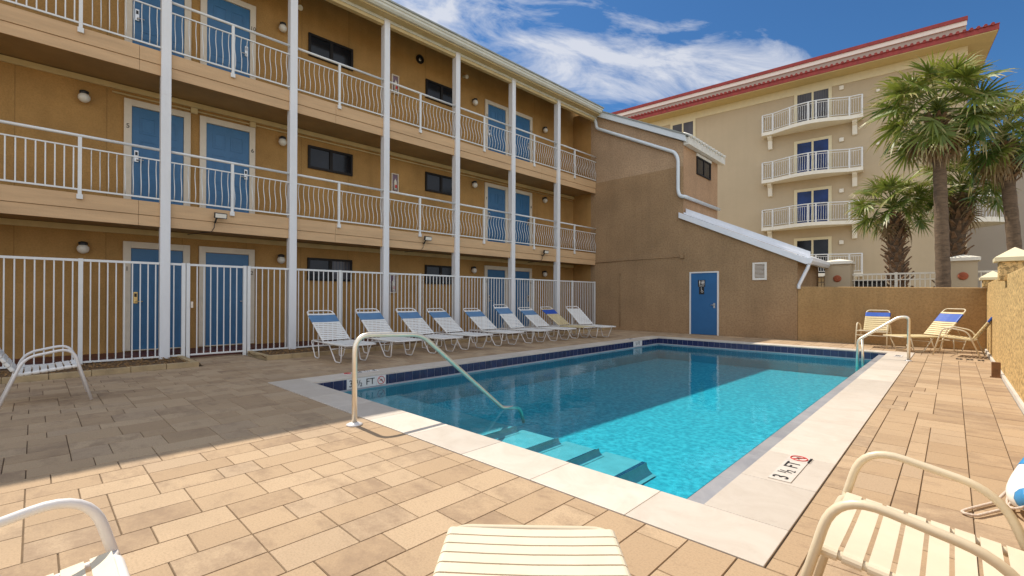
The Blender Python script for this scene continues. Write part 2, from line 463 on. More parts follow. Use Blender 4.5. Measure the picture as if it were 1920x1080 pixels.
# ------------------------------------------------------------------ camera
H = 1.22
f, cy, pit, rol, yaw = 860.37, 555.0, .0034, .0036, .765
fw = Vector((-math.sin(yaw) * math.cos(pit), math.cos(yaw) * math.cos(pit), math.sin(pit)))
rt = Vector((math.cos(yaw), math.sin(yaw), 0)); up = rt.cross(fw)
r2 = rt * math.cos(rol) + up * math.sin(rol); u2 = up * math.cos(rol) - rt * math.sin(rol)
cam = D.cameras.new('camera'); co = D.objects.new('camera', cam); COL.objects.link(co)
Mc = Matrix((r2, u2, -fw)).transposed().to_4x4(); Mc.translation = (0, 0, H)
co.matrix_world = Mc
cam.sensor_width = 36; cam.lens = f / 1920 * 36
cam.shift_y = (cy - 540) / 1920
cam.clip_start = .02; cam.clip_end = 3000
scene.camera = co

# ------------------------------------------------------------------ light and sky
EL = R(55.3); AZ = R(-88.0)
ts = Vector((math.sin(AZ) * math.cos(EL), math.cos(AZ) * math.cos(EL), math.sin(EL)))
sun = D.lights.new('sun', 'SUN'); sun.energy = 3.5; sun.angle = R(.5); sun.color = (1, .92, .80)
so = D.objects.new('sun', sun); COL.objects.link(so); so.location = ts * 60
so.rotation_euler = ts.to_track_quat('Z', 'Y').to_euler()

w = D.worlds.new('World'); scene.world = w; w.use_nodes = True
nt = w.node_tree; nt.nodes.clear()
out = N(nt, 'ShaderNodeOutputWorld'); bg = N(nt, 'ShaderNodeBackground'); bg.inputs[1].default_value = .15
sky = N(nt, 'ShaderNodeTexSky', sky_type='NISHITA', sun_disc=False, sun_elevation=EL, sun_rotation=AZ % (2 * PI), air_density=1.0, dust_density=.35, ozone_density=2.2)
tc = N(nt, 'ShaderNodeTexCoord'); V = tc.outputs['Generated']
def pxdir(px, py): return (fw + r2 * (px - 960) / f + u2 * (cy - py) / f).normalized()
A = pxdir(760, 10); B = pxdir(1430, 150)
along = (B - A).normalized(); nrm = A.cross(B).normalized(); third = along.cross(nrm)
def dotn(v):
    d = N(nt, 'ShaderNodeVectorMath', operation='DOT_PRODUCT'); L(nt, V, d.inputs[0]); d.inputs[1].default_value = v
    return d.outputs['Value']
da, dn, dt = dotn(along), dotn(nrm), dotn(third)
cv = N(nt, 'ShaderNodeCombineXYZ'); L(nt, da, cv.inputs[0]); L(nt, dn, cv.inputs[1]); L(nt, dt, cv.inputs[2])
mp = N(nt, 'ShaderNodeMapping'); mp.inputs['Scale'].default_value = (2.2, 6.5, 2.2); mp.inputs['Rotation'].default_value = (0, 0, R(14)); mp.inputs['Location'].default_value = (.35, .2, .1)
L(nt, cv.outputs[0], mp.inputs[0])
n1 = N(nt, 'ShaderNodeTexNoise', i_Scale=2.2, i_Detail=10.0, i_Roughness=.62, i_Distortion=.5); L(nt, mp.outputs[0], n1.inputs['Vector'])
n3 = N(nt, 'ShaderNodeTexNoise', i_Scale=1.6, i_Detail=2.0); L(nt, cv.outputs[0], n3.inputs['Vector'])
band = mth(nt, 'ABSOLUTE', mth(nt, 'ADD', dn, mth(nt, 'MULTIPLY', mth(nt, 'SUBTRACT', n3.outputs[0], .5), .12)))
bandm = ramp(nt, band, [(.01, (1, 1, 1)), (.15, (0, 0, 0))])
endA = ramp(nt, da, [(.42, (1, 1, 1)), (.56, (0, 0, 0))])   # the band thins out towards the right
hor = dotn((0, 0, 1))
cl = mth(nt, 'ADD', mth(nt, 'MULTIPLY', mth(nt, 'SUBTRACT', n1.outputs[0], .475), 3.6), mth(nt, 'MULTIPLY', mth(nt, 'SUBTRACT', bandm, .5), 1.5))
clf = mth(nt, 'MULTIPLY', mth(nt, 'MULTIPLY', ramp(nt, cl, [(.22, (0, 0, 0)), (1.1, (.80, .80, .80))]), endA), 1.0)
wsp = ramp(nt, n1.outputs[0], [(.66, (0, 0, 0)), (.85, (.25, .25, .25))])
clf = mth(nt, 'MAXIMUM', clf, wsp)
tint = mixc(nt, 1.0, sky.outputs[0], (.19, .345, .475), 'MULTIPLY')
# bright fill cloud added over the unseen sky, outside the blue patch ahead
n4 = N(nt, 'ShaderNodeTexNoise', i_Scale=1.7, i_Detail=7.0, i_Roughness=.6); L(nt, V, n4.inputs['Vector'])
ahead = pxdir(1250, 60)
away = ramp(nt, mth(nt, 'ADD', dotn(ahead), mth(nt, 'MULTIPLY', mth(nt, 'SUBTRACT', n4.outputs[0], .5), .5)), [(.15, (1, 1, 1)), (.62, (0, 0, 0))])
fill_veil = mth(nt, 'MULTIPLY', away, .92)
fin = mixc(nt, fill_veil, mixc(nt, clf, tint, (3.6, 3.65, 3.85)), (4.95, 5.35, 6.0))
L(nt, fin, bg.inputs[0]); L(nt, bg.outputs[0], out.inputs[0])

scene.view_settings.view_transform = 'Standard'; scene.view_settings.look = 'None'
scene.view_settings.exposure = 0.6; scene.view_settings.gamma = 1.0
scene.cycles.max_bounces = 8; scene.cycles.diffuse_bounces = 4; scene.cycles.transparent_max_bounces = 12
scene.cycles.caustics_reflective = False; scene.cycles.caustics_refractive = False
scene.cycles.sample_clamp_indirect = 6.0
try: scene.cycles.use_denoising = True
except Exception: pass

# ------------------------------------------------------------------ ground, deck, pool
PX0, PX1, PY0, PY1, OW = -6.565, -1.062, 2.747, 13.39, .445
WZ = -.205
g = MB()
a, b_, c, d = PX0 - .3, PX1 + .3, PY0 - .3, PY1 + .3
BIG = 600
for (x0, x1, y0, y1) in ((-BIG, a, -BIG, BIG), (b_, BIG, -BIG, BIG), (a, b_, -BIG, c), (a, b_, d, BIG)):
    g.quad((x0, y0, -.04), (x1, y0, -.04), (x1, y1, -.04), (x0, y1, -.04))
struct(g.build('ground', MT['ground']))

ox0, ox1, oy0, oy1 = PX0 - OW, PX1 + OW, PY0 - OW, PY1 + OW
DX0, DX1, DY0, DY1 = -9.45, .545, -4.0, 15.48
regions = [(DX0, DX1, DY0, oy0 - .004), (DX0, ox0 - .004, oy0, oy1), (ox1 + .004, DX1, oy0, oy1), (DX0, DX1, oy1 + .004, DY1), (-11.0, DX0, 2.06, 3.06)]
j = MB()
for (x0, x1, y0, y1) in ((DX0, DX1, DY0, oy0), (DX0, ox0, oy0, oy1), (ox1, DX1, oy0, oy1), (DX0, DX1, oy1, DY1), (-11.0, DX0, 2.06, 3.06)):
    j.quad((x0, y0, -.007), (x1, y0, -.007), (x1, y1, -.007), (x0, y1, -.007))
struct(j.build('paving_bed', MT['joint']))
cell = .1165
gx, gy = int(11.7 / cell) + 2, int(19.6 / cell) + 2
occ = [[False] * gy for _ in range(gx)]
rects = []
sizes = [((2, 3), 8), ((3, 2), .8), ((2, 2), 5), ((3, 3), 2.6), ((2, 4), .9)]
for iy in range(gy):
    for ix in range(gx):
        if occ[ix][iy]: continue
        opts = []
        for (sx, sy), wgt in sizes:
            if ix + sx <= gx and iy + sy <= gy and all(not occ[ix + q][iy + r] for q in range(sx) for r in range(sy)):
                # a one-cell sliver left beside the paver would need a strip
                e = ix + sx
                if e < gx and not occ[e][iy] and (e + 1 >= gx or occ[e + 1][iy]): wgt *= .05
                opts.append(((sx, sy), wgt))
        if not opts:
            sx = 1; sy = 1
            while sy < 3 and iy + sy < gy and not occ[ix][iy + sy]: sy += 1
        else:
            tot = sum(o[1] for o in opts); rr = random.random() * tot
            for (sz, wgt) in opts:
                rr -= wgt
                if rr <= 0: break
            sx, sy = sz
        for q in range(sx):
            for r in range(sy):
                if ix + q < gx and iy + r < gy: occ[ix + q][iy + r] = True
        rects.append((ix, iy, sx, sy))
pv = MB(); GP = .0020
for (ix, iy, sx, sy) in rects:
    x0, y0 = -11.215 + ix * cell, -4.11 + iy * cell
    x1, y1 = x0 + sx * cell, y0 + sy * cell
    tn = (random.random(), random.random() ** 1.3, 1.0 if sx > sy else 0.0)
    dz = random.uniform(-.0008, .0008)
    for (a0, a1, b0, b1) in regions:
        u0, u1, v0, v1 = max(x0, a0), min(x1, a1), max(y0, b0), min(y1, b1)
        if u1 - u0 < .02 or v1 - v0 < .02: continue
        u0 += GP; u1 -= GP; v0 += GP; v1 -= GP
        e = .0025
        n = len(pv.v)
        pv.v += [(u0, v0, -.006), (u1, v0, -.006), (u1, v1, -.006), (u0, v1, -.006), (u0 + e, v0 + e, dz), (u1 - e, v0 + e, dz), (u1 - e, v1 - e, dz), (u0 + e, v1 - e, dz)]
        for q in ((4, 5, 6, 7), (0, 1, 5, 4), (1, 2, 6, 5), (2, 3, 7, 6), (3, 0, 4, 7)): pv.face(tuple(n + i for i in q), tn)
struct(pv.build('paved_deck', MT['paver']))

# coping: single slabs with thin joints
cp = MB()
def slab(x0, x1, y0, y1):
    e = .0018
    t = (random.random(), random.random(), random.random())
    cp.box(x0 + e, x1 - e, y0 + e, y1 - e, -.05, .004 + random.uniform(-.0006, .0006), tint=t)
n = 9; s = (PX1 + OW - (PX0 - OW)) / n
for i in range(n): slab(ox0 + i * s, ox0 + (i + 1) * s, oy0, PY0)
for i in range(n): slab(ox0 + i * s, ox0 + (i + 1) * s, PY1, oy1)
n = 16; s = (PY1 - PY0) / n
for i in range(n):
    slab(ox0, PX0, PY0 + i * s, PY0 + (i + 1) * s)
    slab(PX1, ox1, PY0 + i * s, PY0 + (i + 1) * s)
struct(cp.build('pool_coping', MT['travertine'], bevel=.003))

# ledge of grey stone along the right edge, just above the water
lg = MB(); n = 16
for i in range(n):
    t = (random.random(), random.random(), random.random())
    lg.box(PX1 - .155, PX1 + .02, PY0 + i * s + .001, PY0 + (i + 1) * s - .001, -.10, -.055, tint=t)
struct(lg.build('pool_ledge', MT['greystone'], bevel=.002))

# basin
FZ = -.64
bs = MB()
bs.cm = 0
bs.quad((PX0, PY0, FZ), (PX1, PY0, FZ), (PX1, PY1, FZ), (PX0, PY1, FZ))
bs.cm = 1
for (p, q) in (((PX0, PY0), (PX0, PY1)), ((PX1, PY1), (PX1, PY0)), ((PX0, PY1), (PX1, PY1)), ((PX1, PY0), (PX0, PY0))):
    bs.quad((p[0], p[1], FZ), (q[0], q[1], FZ), (q[0], q[1], -.045), (p[0], p[1], -.045))
struct(bs.build('pool_basin', [MT['poolfloor'], MT['plaster']]))
# waterline tile band
tb = MB()
def band_tiles(p, q, inward):
    Lq = math.hypot(q[0] - p[0], q[1] - p[1]); k = round(Lq / .1524)
    ux, uy = (q[0] - p[0]) / Lq, (q[1] - p[1]) / Lq
    o = .006
    tb.cm = 1
    P = lambda t, z, oo: (p[0] + ux * t + inward[0] * oo, p[1] + uy * t + inward[1] * oo, z)
    tb.quad(P(0, -.20, .003), P(Lq, -.20, .003), P(Lq, -.02, .003), P(0, -.02, .003), (.5, .5, .5))
    tb.cm = 0
    w_ = Lq / k
    for i in range(k):
        t = (random.random(), random.random(), random.random())
        tb.quad(P(i * w_ + .002, -.172, o), P((i + 1) * w_ - .002, -.172, o), P((i + 1) * w_ - .002, -.024, o), P(i * w_ + .002, -.024, o), t)
band_tiles((PX0, PY1), (PX0, PY0), (1, 0)); band_tiles((PX1, PY0), (PX1, PY1), (-1, 0))
band_tiles((PX1, PY1), (PX0, PY1), (0, -1)); band_tiles((PX0, PY0), (PX1, PY0), (0, 1))
tb.cm = 0
for i in range(round((PY1 - PY0) / .1524)):
    y0 = PY0 + i * .1524
    tb.quad((PX1 - .158, y0 + .15, -.22), (PX1 - .158, y0 + .002, -.22), (PX1 - .158, y0 + .002, -.056), (PX1 - .158, y0 + .15, -.056), (random.random(), .3, .3))
struct(tb.build('pool_tile_band', [MT['navytile'], MT['grout']]))
# entry steps in the near left corner
st = MB()
edges = [(-3.86, -.375, 4.10), (-3.30, -.425, 4.22), (-2.84, -.475, 4.36), (-2.34, -.525, 4.50)]
prevx = PX0
for (xe, z, ye) in edges:
    st.cm = 0
    st.box(prevx + .004, xe, PY0 + .004, ye, FZ + .002, z)
    st.cm = 1
    st.box(xe - .045, xe + .004, PY0 + .006, ye - .003, z - .022, z + .004, tint=(.2, .2, .2))
    # coved foot of the riser
    st.cm = 0
    for q in range(4):
        a0, a1 = q / 4 * PI / 2, (q + 1) / 4 * PI / 2
        rr = .11 if xe == -2.34 else .07; zb = FZ if xe == -2.34 else z - .058
        st.quad((xe + .004 + rr * (1 - math.sin(a0)) * 0 + rr * (1 - math.cos(a0)), PY0 + .01, zb + .012 + rr * (1 - math.sin(a0))),
                (xe + .004 + rr * (1 - math.cos(a0)), ye, zb + .012 + rr * (1 - math.sin(a0))),
                (xe + .004 + rr * (1 - math.cos(a1)), ye, zb + .012 + rr * (1 - math.sin(a1))),
                (xe + .004 + rr * (1 - math.cos(a1)), PY0 + .01, zb + .012 + rr * (1 - math.sin(a1))))
    prevx = xe
struct(st.build('pool_steps', [simple('pale_step_plaster', (.50, .47, .45), .8, .12, 6.0, .4, 30), MT['navytile']]))
wt = MB(); wt.quad((PX0 + .008, PY0 + .008, WZ), (PX1 - .16, PY0 + .008, WZ), (PX1 - .16, PY1 - .008, WZ), (PX0 + .008, PY1 - .008, WZ))
struct(wt.build('pool_water', MT['water']))

# depth markers ---------------------------------------------------------------
MT['markerworn'] = simple('worn_marker_tile', (.60, .54, .47), .5, .08, 12.0, dirt=.15)
def depth_marker(label, M, w_, h_, big, icon=True, half=True, nodive=False):
    """M maps local (right, up, out) to the world; the tile is w_ by h_"""
    root = thing('depth_marker', label, 'depth marker')
    root.matrix_world = M
    t = MB(); k = max(1, round(w_ / .152))
    for i in range(k):
        x0 = -w_ / 2 + i * w_ / k
        t.box(x0 + .001, x0 + w_ / k - .001, -h_ / 2, h_ / 2, .001, .006)
    t.build('tile', MT['markerworn' if nodive else 'markerwhite'], root)
    z = Matrix.Translation((0, 0, .0075))
    if half:
        text(big, h_ * 1.0, MT['ink'], 'numeral', root, z @ Matrix.Translation((-w_ * .40, 0, 0)))
        text('1', h_ * .55, MT['ink'], 'fraction', root, z @ Matrix.Translation((-w_ * .235, h_ * .16, 0)))
        text('/', h_ * .8, MT['ink'], 'fraction', root, z @ Matrix.Translation((-w_ * .195, 0, 0)))
        text('2', h_ * .55, MT['ink'], 'fraction', root, z @ Matrix.Translation((-w_ * .15, -h_ * .18, 0)))
        text('FT', h_ * .92, MT['ink'], 'lettering', root, z @ Matrix.Translation((w_ * .085, 0, 0)), sx=1.05)
    else:
        text(big, h_ * .95, MT['ink'], 'lettering', root, z)
    if icon:
        cx, r = w_ * .37, h_ * .40
        ic = MB()
        ring = [(cx + r * math.cos(2 * PI * i / 28), r * math.sin(2 * PI * i / 28), .008) for i in range(28)]
        ic.tube(ring, h_ * .035, 5, closed=True)
        ic.tube([(cx - r * .7, r * .7, .0082), (cx + r * .7, -r * .7, .0082)], h_ * .03, 5)
        ic.build('no_diving_ring', MT['red'], root)
        dv = MB()
        dv.tube([(cx - r * .45, -r * .1, .0078), (cx + .1 * r, r * .25, .0078), (cx + r * .45, -r * .2, .0078)], [h_ * .02, h_ * .045, h_ * .02], 5)
        dv.build('diver_symbol', MT['ink'], root)
        if nodive:
            text('NO DIVING', h_ * .17, MT['ink'], 'small_lettering', root, z @ Matrix.Translation((cx, -h_ * .53, 0)))
    return root
depth_marker('white tile reading 3 1/2 FT set flat in the right coping near the camera', frame_M((-.835, 3.77, .0045), (0, 1, 0), (-1, 0, 0)), .64, .135, '3', nodive=True)
depth_marker('white tile reading 3 1/2 FT in the blue waterline band, behind the near handrail', frame_M((PX0 + .0055, 3.585, -.098), (0, 1, 0), (0, 0, 1)), .66, .149, '3')
depth_marker('faded lettering tile flat in the left coping, above the 3 1/2 FT waterline tile', frame_M((-6.90, 3.66, .0045), (0, -1, 0), (1, 0, 0)), .60, .13, '3')
depth_marker('small white tile reading 5 FT in the far waterline band of the left side', frame_M((PX0 + .0055, 12.08, -.098), (0, 1, 0), (0, 0, 1)), .50, .149, '5 FT', icon=False, half=False)
depth_marker('small lettering tile flat in the right coping beside the far handrail', frame_M((-.83, 12.75, .0045), (0, 1, 0), (-1, 0, 0)), .40, .13, '5 FT', icon=False, half=False)
depth_marker('small lettering tile flat in the far end of the left coping', frame_M((-6.90, 12.25, .0045), (0, -1, 0), (1, 0, 0)), .45, .13, '5 FT', icon=False, half=False)

# handrails ------------------------------------------------------------------
hr = thing('pool_handrail', 'curved metal handrail beside the entry steps, nearest the camera', 'handrail', (-4.11, 2.12, 0), 0, 'pool handrails')
p = [(0, 0, 0), (0, 0, .86), (0, .76, .82), (-.06, 2.05, -.195), (-.06, 2.38, -.25), (-.06, 2.46, -.46)]
MB().tube(rounded(p, [0, .17, .12, .05, .09, 0], n=8), .0245, 14).build('rail_tube', MT['chrome'], hr)
MB().lathe([(.075, .003), (.075, .012), (.05, .022), (.03, .03)], 20).build('base_flange', MT['markerwhite'], hr)
hr2 = thing('pool_handrail', 'sloping metal handrail at the far right corner of the pool', 'handrail', (-.62, 11.9, 0), 0, 'pool handrails')
p = [(0, 0, 0), (0, 0, .87), (-.15, 0, .86), (-.80, 0, .36), (-.82, 0, -.35)]
MB().tube(rounded(p, [0, .09, .09, .06, 0], n=7), .0265, 12).build('rail_tube', MT['chrome'], hr2)
p = [(-.74, .06, .40), (-.72, .06, -.35)]
MB().tube(p, .024, 10).build('rail_leg', MT['chrome'], hr2)
MB().lathe([(.06, .003), (.06, .012), (.03, .022)], 18).build('base_flange', MT['markerwhite'], hr2)

# ------------------------------------------------------------------ planting strip and edging
BX, BROT = -10.80, -.0353
def BW(s, o, z): return Vector((BX + o * math.cos(BROT) - s * math.sin(BROT), o * math.sin(BROT) + s * math.cos(BROT), z))
def BD(o, s, z): return Vector((BX + o * math.cos(BROT) - s * math.sin(BROT), o * math.sin(BROT) + s * math.cos(BROT), z))
mb = MB()
for (y0, y1) in ((-4.0, 2.04), (3.08, 15.47)):
    k = 24
    for i in range(k):
        for q in range(6):
            ya, yb = y0 + (y1 - y0) * i / k, y0 + (y1 - y0) * (i + 1) / k
            def X(qq, y): return -11.05 + (-9.52 + 11.05) * qq / 6
            def Z(qq, y): return .045 + .018 * math.sin(y * 5.1 + qq * 2.3) + .012 * math.sin(y * 11 + qq)
            mb.quad((X(q, ya), ya, Z(q, ya)), (X(q + 1, ya), ya, Z(q + 1, ya)), (X(q + 1, yb), yb, Z(q + 1, yb)), (X(q, yb), yb, Z(q, yb)))
struct(mb.build('mulch_bed', MT['mulch']))
ch = MB()
for i in range(2600):
    y = random.uniform(-1.2, 15.3)
    if 2.0 < y < 3.1: continue
    x = random.uniform(-10.9, -9.56); l = random.uniform(.02, .06); a = random.uniform(0, PI)
    M = Matrix.Translation((x, y, .065)) @ Matrix.Rotation(a, 4, 'Z') @ Matrix.Rotation(random.uniform(-.5, .5), 4, 'Y')
    ch.box(-l / 2, l / 2, -.010, .010, -.004, .004, M)
tag(ch.build('bark_chips', MT['chip']), 'brown bark chips strewn along the planting strip', 'mulch', kind='stuff')
ed = thing('stone_edging', 'low tan stone edging along the planting strip, left of the gate path', 'edging', (0, 0, 0), 0, 'edging of the planting strip')
def edging(root, y0, y1, ret):
    k = max(1, round((y1 - y0) / .46)); w_ = (y1 - y0) / k
    m = MB()
    for i in range(k):
        dx = random.uniform(-.006, .006)
        m.box(-9.56 + dx, -9.455 + dx, y0 + i * w_ + .003, y0 + (i + 1) * w_ - .003, -.02, .085 + random.uniform(-.004, .004))
    yr = ret
    for i in range(3):
        x0 = -11.0 + i * .48
        m.box(x0 + .003, x0 + .477, yr - .045, yr + .045, -.02, .082)
    m.build('edging_stones', MT['curb'], root, bevel=.006)
edging(ed, -4.0, 2.0, 1.95)
ed2 = thing('stone_edging', 'long low tan stone edging along the planting strip behind the row of loungers', 'edging', (0, 0, 0), 0, 'edging of the planting strip')
edging(ed2, 3.1, 15.4, 3.15)

# ------------------------------------------------------------------ motel (local x = outwards, y = along the front, z up)
bld = thing('motel_building', 'three storey ochre motel with white posts, balcony railings and blue doors', 'building', (BX, 0, 0), BROT)
FL = [.13, 2.98, 5.83]
S0, S1 = -6.0, 15.50
WO = -1.15
wl = MB()
wl.box(-9.0, WO, S0, S1 + 1.0, -.02, 9.02)
wl.box(WO, -.25, S1, S1 + .2, -.02, 8.74)
wl.build('wall', MT['wall'], bld)
# walkway slab, floors, fascias, soffits
MB().box(WO, -.25, S0, S1, -.02, .105).build('walkway_slab', MT['maroon'], bld)
for k in (1, 2):
    z = FL[k]
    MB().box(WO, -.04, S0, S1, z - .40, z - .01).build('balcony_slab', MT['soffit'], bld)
    fb = MB()
    s = S0
    while s < S1:
        e = min(s + 3.66, S1)
        fb.box(-.04, -.005, s + .002, e - .002, z - .255, z)
        fb.box(-.04, -.018, s + .002, e - .002, z - .455, z - .262)
        s = e
    fb.build('fascia_board', MT['fascia'], bld, bevel=.003)
for z0 in (2.465, 5.305):
    MB().box(WO, WO + .05, S0, S1, z0, z0 + .105).build('wall_trim', MT['creamtrim'], bld)
cd = MB()
cd.tube([(WO + .03, 1.0, 5.235), (WO + .03, 15.4, 5.235)], .018, 8)
cd.box(WO, WO + .07, 2.28, 2.40, 5.17, 5.29); cd.box(WO, WO + .07, 3.42, 3.54, 5.17, 5.29)
cd.build('ceiling_conduit', MT['creamtrim'], bld)
# roof
rf = MB()
rf.prism([(.30, 8.60), (.30, 8.66), (-4.5, 10.2), (-9.3, 8.75), (-9.3, 8.62), (-4.5, 10.1)], 'y', S0, S1 - .05)
rf.build('roof', MT['rooftile'], bld)
MB().box(.02, .26, S0, S1 - .02, 8.405, 8.595).build('eave_soffit', MT['creamtrim'], bld)
gt = MB()
gt.prism([(.262, 8.44), (.33, 8.44), (.375, 8.49), (.375, 8.545), (.40, 8.56), (.40, 8.62), (.262, 8.62)], 'y', S0, S1 - .1)
gt.build('gutter', MT['gutter'], bld)
MB().prism([(.25, 8.625), (.43, 8.625), (.43, 8.665), (.25, 8.70)], 'y', S0, S1 - .06).build('drip_edge', MT['rooftile'], bld)
MB().box(-.10, .02, S0, S1, 8.25, 8.40).build('eave_beam', MT['creamtrim'], bld)
MB().box(.02, .05, S0, S1, 8.33, 8.40).build('eave_moulding', MT['gutter'], bld)
# posts
PS = [1.711 + 2.29 * i for i in range(-1, 6)]
pm = None
for i, s in enumerate(PS):
    if pm is None:
        m = MB(); m.box(-.13, .055, -.078, .078, -.02, 8.40)
        m.box(-.133, .058, -.081, .081, 5.02, 5.035)
        pm = m.build('post', MT['post'], bld, bevel=.006)
        po = pm
    else: po = copy_obj(pm, bld)
    po.location = (0, s, 0)
# balcony railings: one part per bay, with its members as sub-parts
def baluster_mesh(h):
    m = MB(); pts = []
    for i in range(9):
        t = i / 8
        pts.append((.045 * math.sin(2 * PI * t) * (1 if t else 0), 0, h * t))
    m.tube(pts, .0075, 6)
    return m
bal_curved = bal_straight = None
RPOST = [-1.75, .532, 2.816, 5.054, 7.319, 9.626, 11.891, 14.126]
for lev in (1, 2):
    zf = FL[lev]
    ends = [-.58 - 2.29] + PS[0:] + [S1]
    for i in range(len(ends) - 1):
        a, b2 = ends[i] + (.08 if i else 0), ends[i + 1] - (.08 if i < len(ends) - 2 else .02)
        rl = D.objects.new('balcony_railing', None); COL.objects.link(rl); rl.parent = bld; rl.location = (.005, 0, zf)
        MB().tube([(0, a, .985), (0, b2, .985)], .026, 10).build('handrail', MT['rail'], rl)
        MB().box(-.014, .014, a, b2, .775, .797).build('upper_rail', MT['rail'], rl)
        MB().box(-.014, .014, a, b2, .050, .078).build('lower_rail', MT['rail'], rl)
        sp = RPOST[i]
        if a < sp < b2:
            m = MB(); m.box(-.025, .025, sp - .025, sp + .025, -.02, .96); m.box(-.02, .03, sp - .04, sp + .04, -.10, -.02)
            m.build('rail_post', MT['rail'], rl)
        n = max(2, round((b2 - a) / .1105))
        for q in range(n):
            y = a + (q + .5) * (b2 - a) / n
            if abs(y - sp) < .035: continue
            straight = (y < .6)
            if straight:
                if bal_straight is None:
                    bal_straight = MB().box(-.009, .009, -.009, .009, .078, .776).build('baluster', MT['rail'], rl); ob = bal_straight
                else: ob = copy_obj(bal_straight, rl)
            else:
                if bal_curved is None:
                    m = baluster_mesh(.70); m.v = [(x, y_, z + .077) for (x, y_, z) in m.v]
                    bal_curved = m.build('baluster', MT['rail'], rl); ob = bal_curved
                else: ob = copy_obj(bal_curved, rl)
            ob.location = (0, y, 0)

# doors
def six_panel(m, w_, h_):
    m.box(0, .022, -w_ / 2, w_ / 2, 0, h_)
    cols = ((-w_ * .36, -w_ * .05), (w_ * .05, w_ * .36))
    rows = ((.14, .62), (.74, 1.38), (1.52, 1.86))
    for (a, b2) in cols:
        for (z0, z1) in rows:
            t = .022
            m.box(.022, .030, a, b2, z0, z0 + t); m.box(.022, .030, a, b2, z1 - t, z1)
            m.box(.022, .030, a, a + t, z0 + t, z1 - t); m.box(.022, .030, b2 - t, b2, z0 + t, z1 - t)
            m.box(.022, .027, a + .05, b2 - .05, z0 + .05, z1 - .05)
    return m
DOORS = [(1.73, .85, 'L'), (2.99, .84, 'R'), (11.17, .83, 'L'), (12.43, .83, 'R')]
NUM = [['1', '2', '3', '4'], ['5', '6', '7', '8'], ['9', '10', '11', '12']]
for lev in range(3):
    for di, (s, w_, side) in enumerate(DOORS):
        z = FL[lev] + .015
        dr = six_panel(MB(), w_, 2.035).build('door', MT['door'], bld, loc=(WO + .002, s, z))
        fr = MB(); fwid = .125
        fr.box(0, .05, -w_ / 2 - fwid, -w_ / 2 - .004, -.015, 2.045 + fwid)
        fr.box(0, .05, w_ / 2 + .004, w_ / 2 + fwid, -.015, 2.045 + fwid)
        fr.box(0, .05, -w_ / 2 - .004, w_ / 2 + .004, 2.045, 2.045 + fwid)
        fr.build('door_frame', MT['frame'], dr, bevel=.004)
        MB().box(0, .07, -w_ / 2 - .002, w_ / 2 + .002, -.018, -.002).build('threshold', MT['frame'], dr)
        hs = -w_ / 2 + .07 if side == 'L' else w_ / 2 - .07
        hd = MB(); hd.box(.0305, .048, hs - .033, hs + .033, .93, 1.16)
        if lev == 0 and di == 0: hm = MT['brass']
        else: hm = MT['steel']
        hd.tube([(.045, hs, .97), (.085, hs, .97), (.085, hs + (.11 if side == 'L' else -.11), .97)], .011, 8)
        hd.build('handle', hm, dr, bevel=.004)
        MB().box(.0485, .053, hs - .02, hs + .02, 1.06, 1.13).build('keypad', MT['black'], dr)
        ns = -w_ / 2 - .065 if side == 'L' else w_ / 2 + .065
        text(NUM[lev][di], .125, MT['ink'], 'number', dr, frame_M((.0525, ns, 1.62), (0, 1, 0), (0, 0, 1)), ext=.002)
# windows
WINS = [(4.745, 5.915), (8.243, 9.41)]
for lev in range(3):
    for wi, (a, b2) in enumerate(WINS):
        z0, z1 = FL[lev] + 1.505, FL[lev] + 2.085
        wf = MB(); t = .055
        wf.box(0, .045, a, b2, z0, z0 + t); wf.box(0, .045, a, b2, z1 - t, z1)
        wf.box(0, .045, a, a + t, z0 + t, z1 - t); wf.box(0, .045, b2 - t, b2, z0 + t, z1 - t)
        mid = (a + b2) / 2
        wf.box(0, .04, mid - .04, mid + .04, z0 + t, z1 - t)
        wo = wf.build('window', MT['bronze'], bld, loc=(WO, 0, 0))
        MB().box(.003, .012, a + t, mid - .04, z0 + t, z1 - t).build('pane', MT['glass'], wo)
        MB().box(.003, .018, mid + .04, b2 - t, z0 + t, z1 - t).build('pane', MT['glass_curtain'] if (lev == 0 and wi == 0) else MT['glass'], wo)
# wall lamps
def globe_lamp(s, z, label, group='globe lamps on the walkway walls'):
    p_ = BD(WO, s, z)
    t = thing('wall_lamp', label, 'lamp', p_, BROT, group)
    m = MB(); m.box(0, .03, -.05, .05, -.02, .09); m.lathe([(.055, .0), (.07, .02), (.07, .055), (.03, .075)], 14, (.10, 0, .03))
    m.box(.03, .06, -.02, .02, .03, .08)
    m.build('lamp_cap', MT['black'], t)
    pr = [(.092 * math.sin(q / 8 * PI) if 0 < q < 8 else .02, -.092 * math.cos(q / 8 * PI)) for q in range(9)]
    MB().lathe(pr, 16, (.10, 0, -.035)).build('globe', MT['globe'], t)
globe_lamp(.60, 2.145, 'white globe lamp left of the door numbered 1, ground floor')
globe_lamp(4.10, 2.145, 'white globe lamp right of the door numbered 2, ground floor')
globe_lamp(10.12, 2.15, 'white globe lamp left of the far pair of ground floor doors')
globe_lamp(13.65, 2.16, 'white globe lamp right of the far pair of ground floor doors')
globe_lamp(.60, 5.0, 'white globe lamp left of the door numbered 5, middle floor')
globe_lamp(4.12, 5.0, 'white globe lamp right of the door numbered 6, middle floor')
globe_lamp(10.13, 5.0, 'white globe lamp left of the far pair of middle floor doors')
globe_lamp(13.65, 5.01, 'white globe lamp right of the far pair of middle floor doors')
globe_lamp(4.11, 7.76, 'white globe lamp right of the near top floor door, above the railing')
globe_lamp(10.14, 7.76, 'white globe lamp left of the far pair of top floor doors')
globe_lamp(13.65, 7.73, 'white globe lamp right of the far pair of top floor doors')
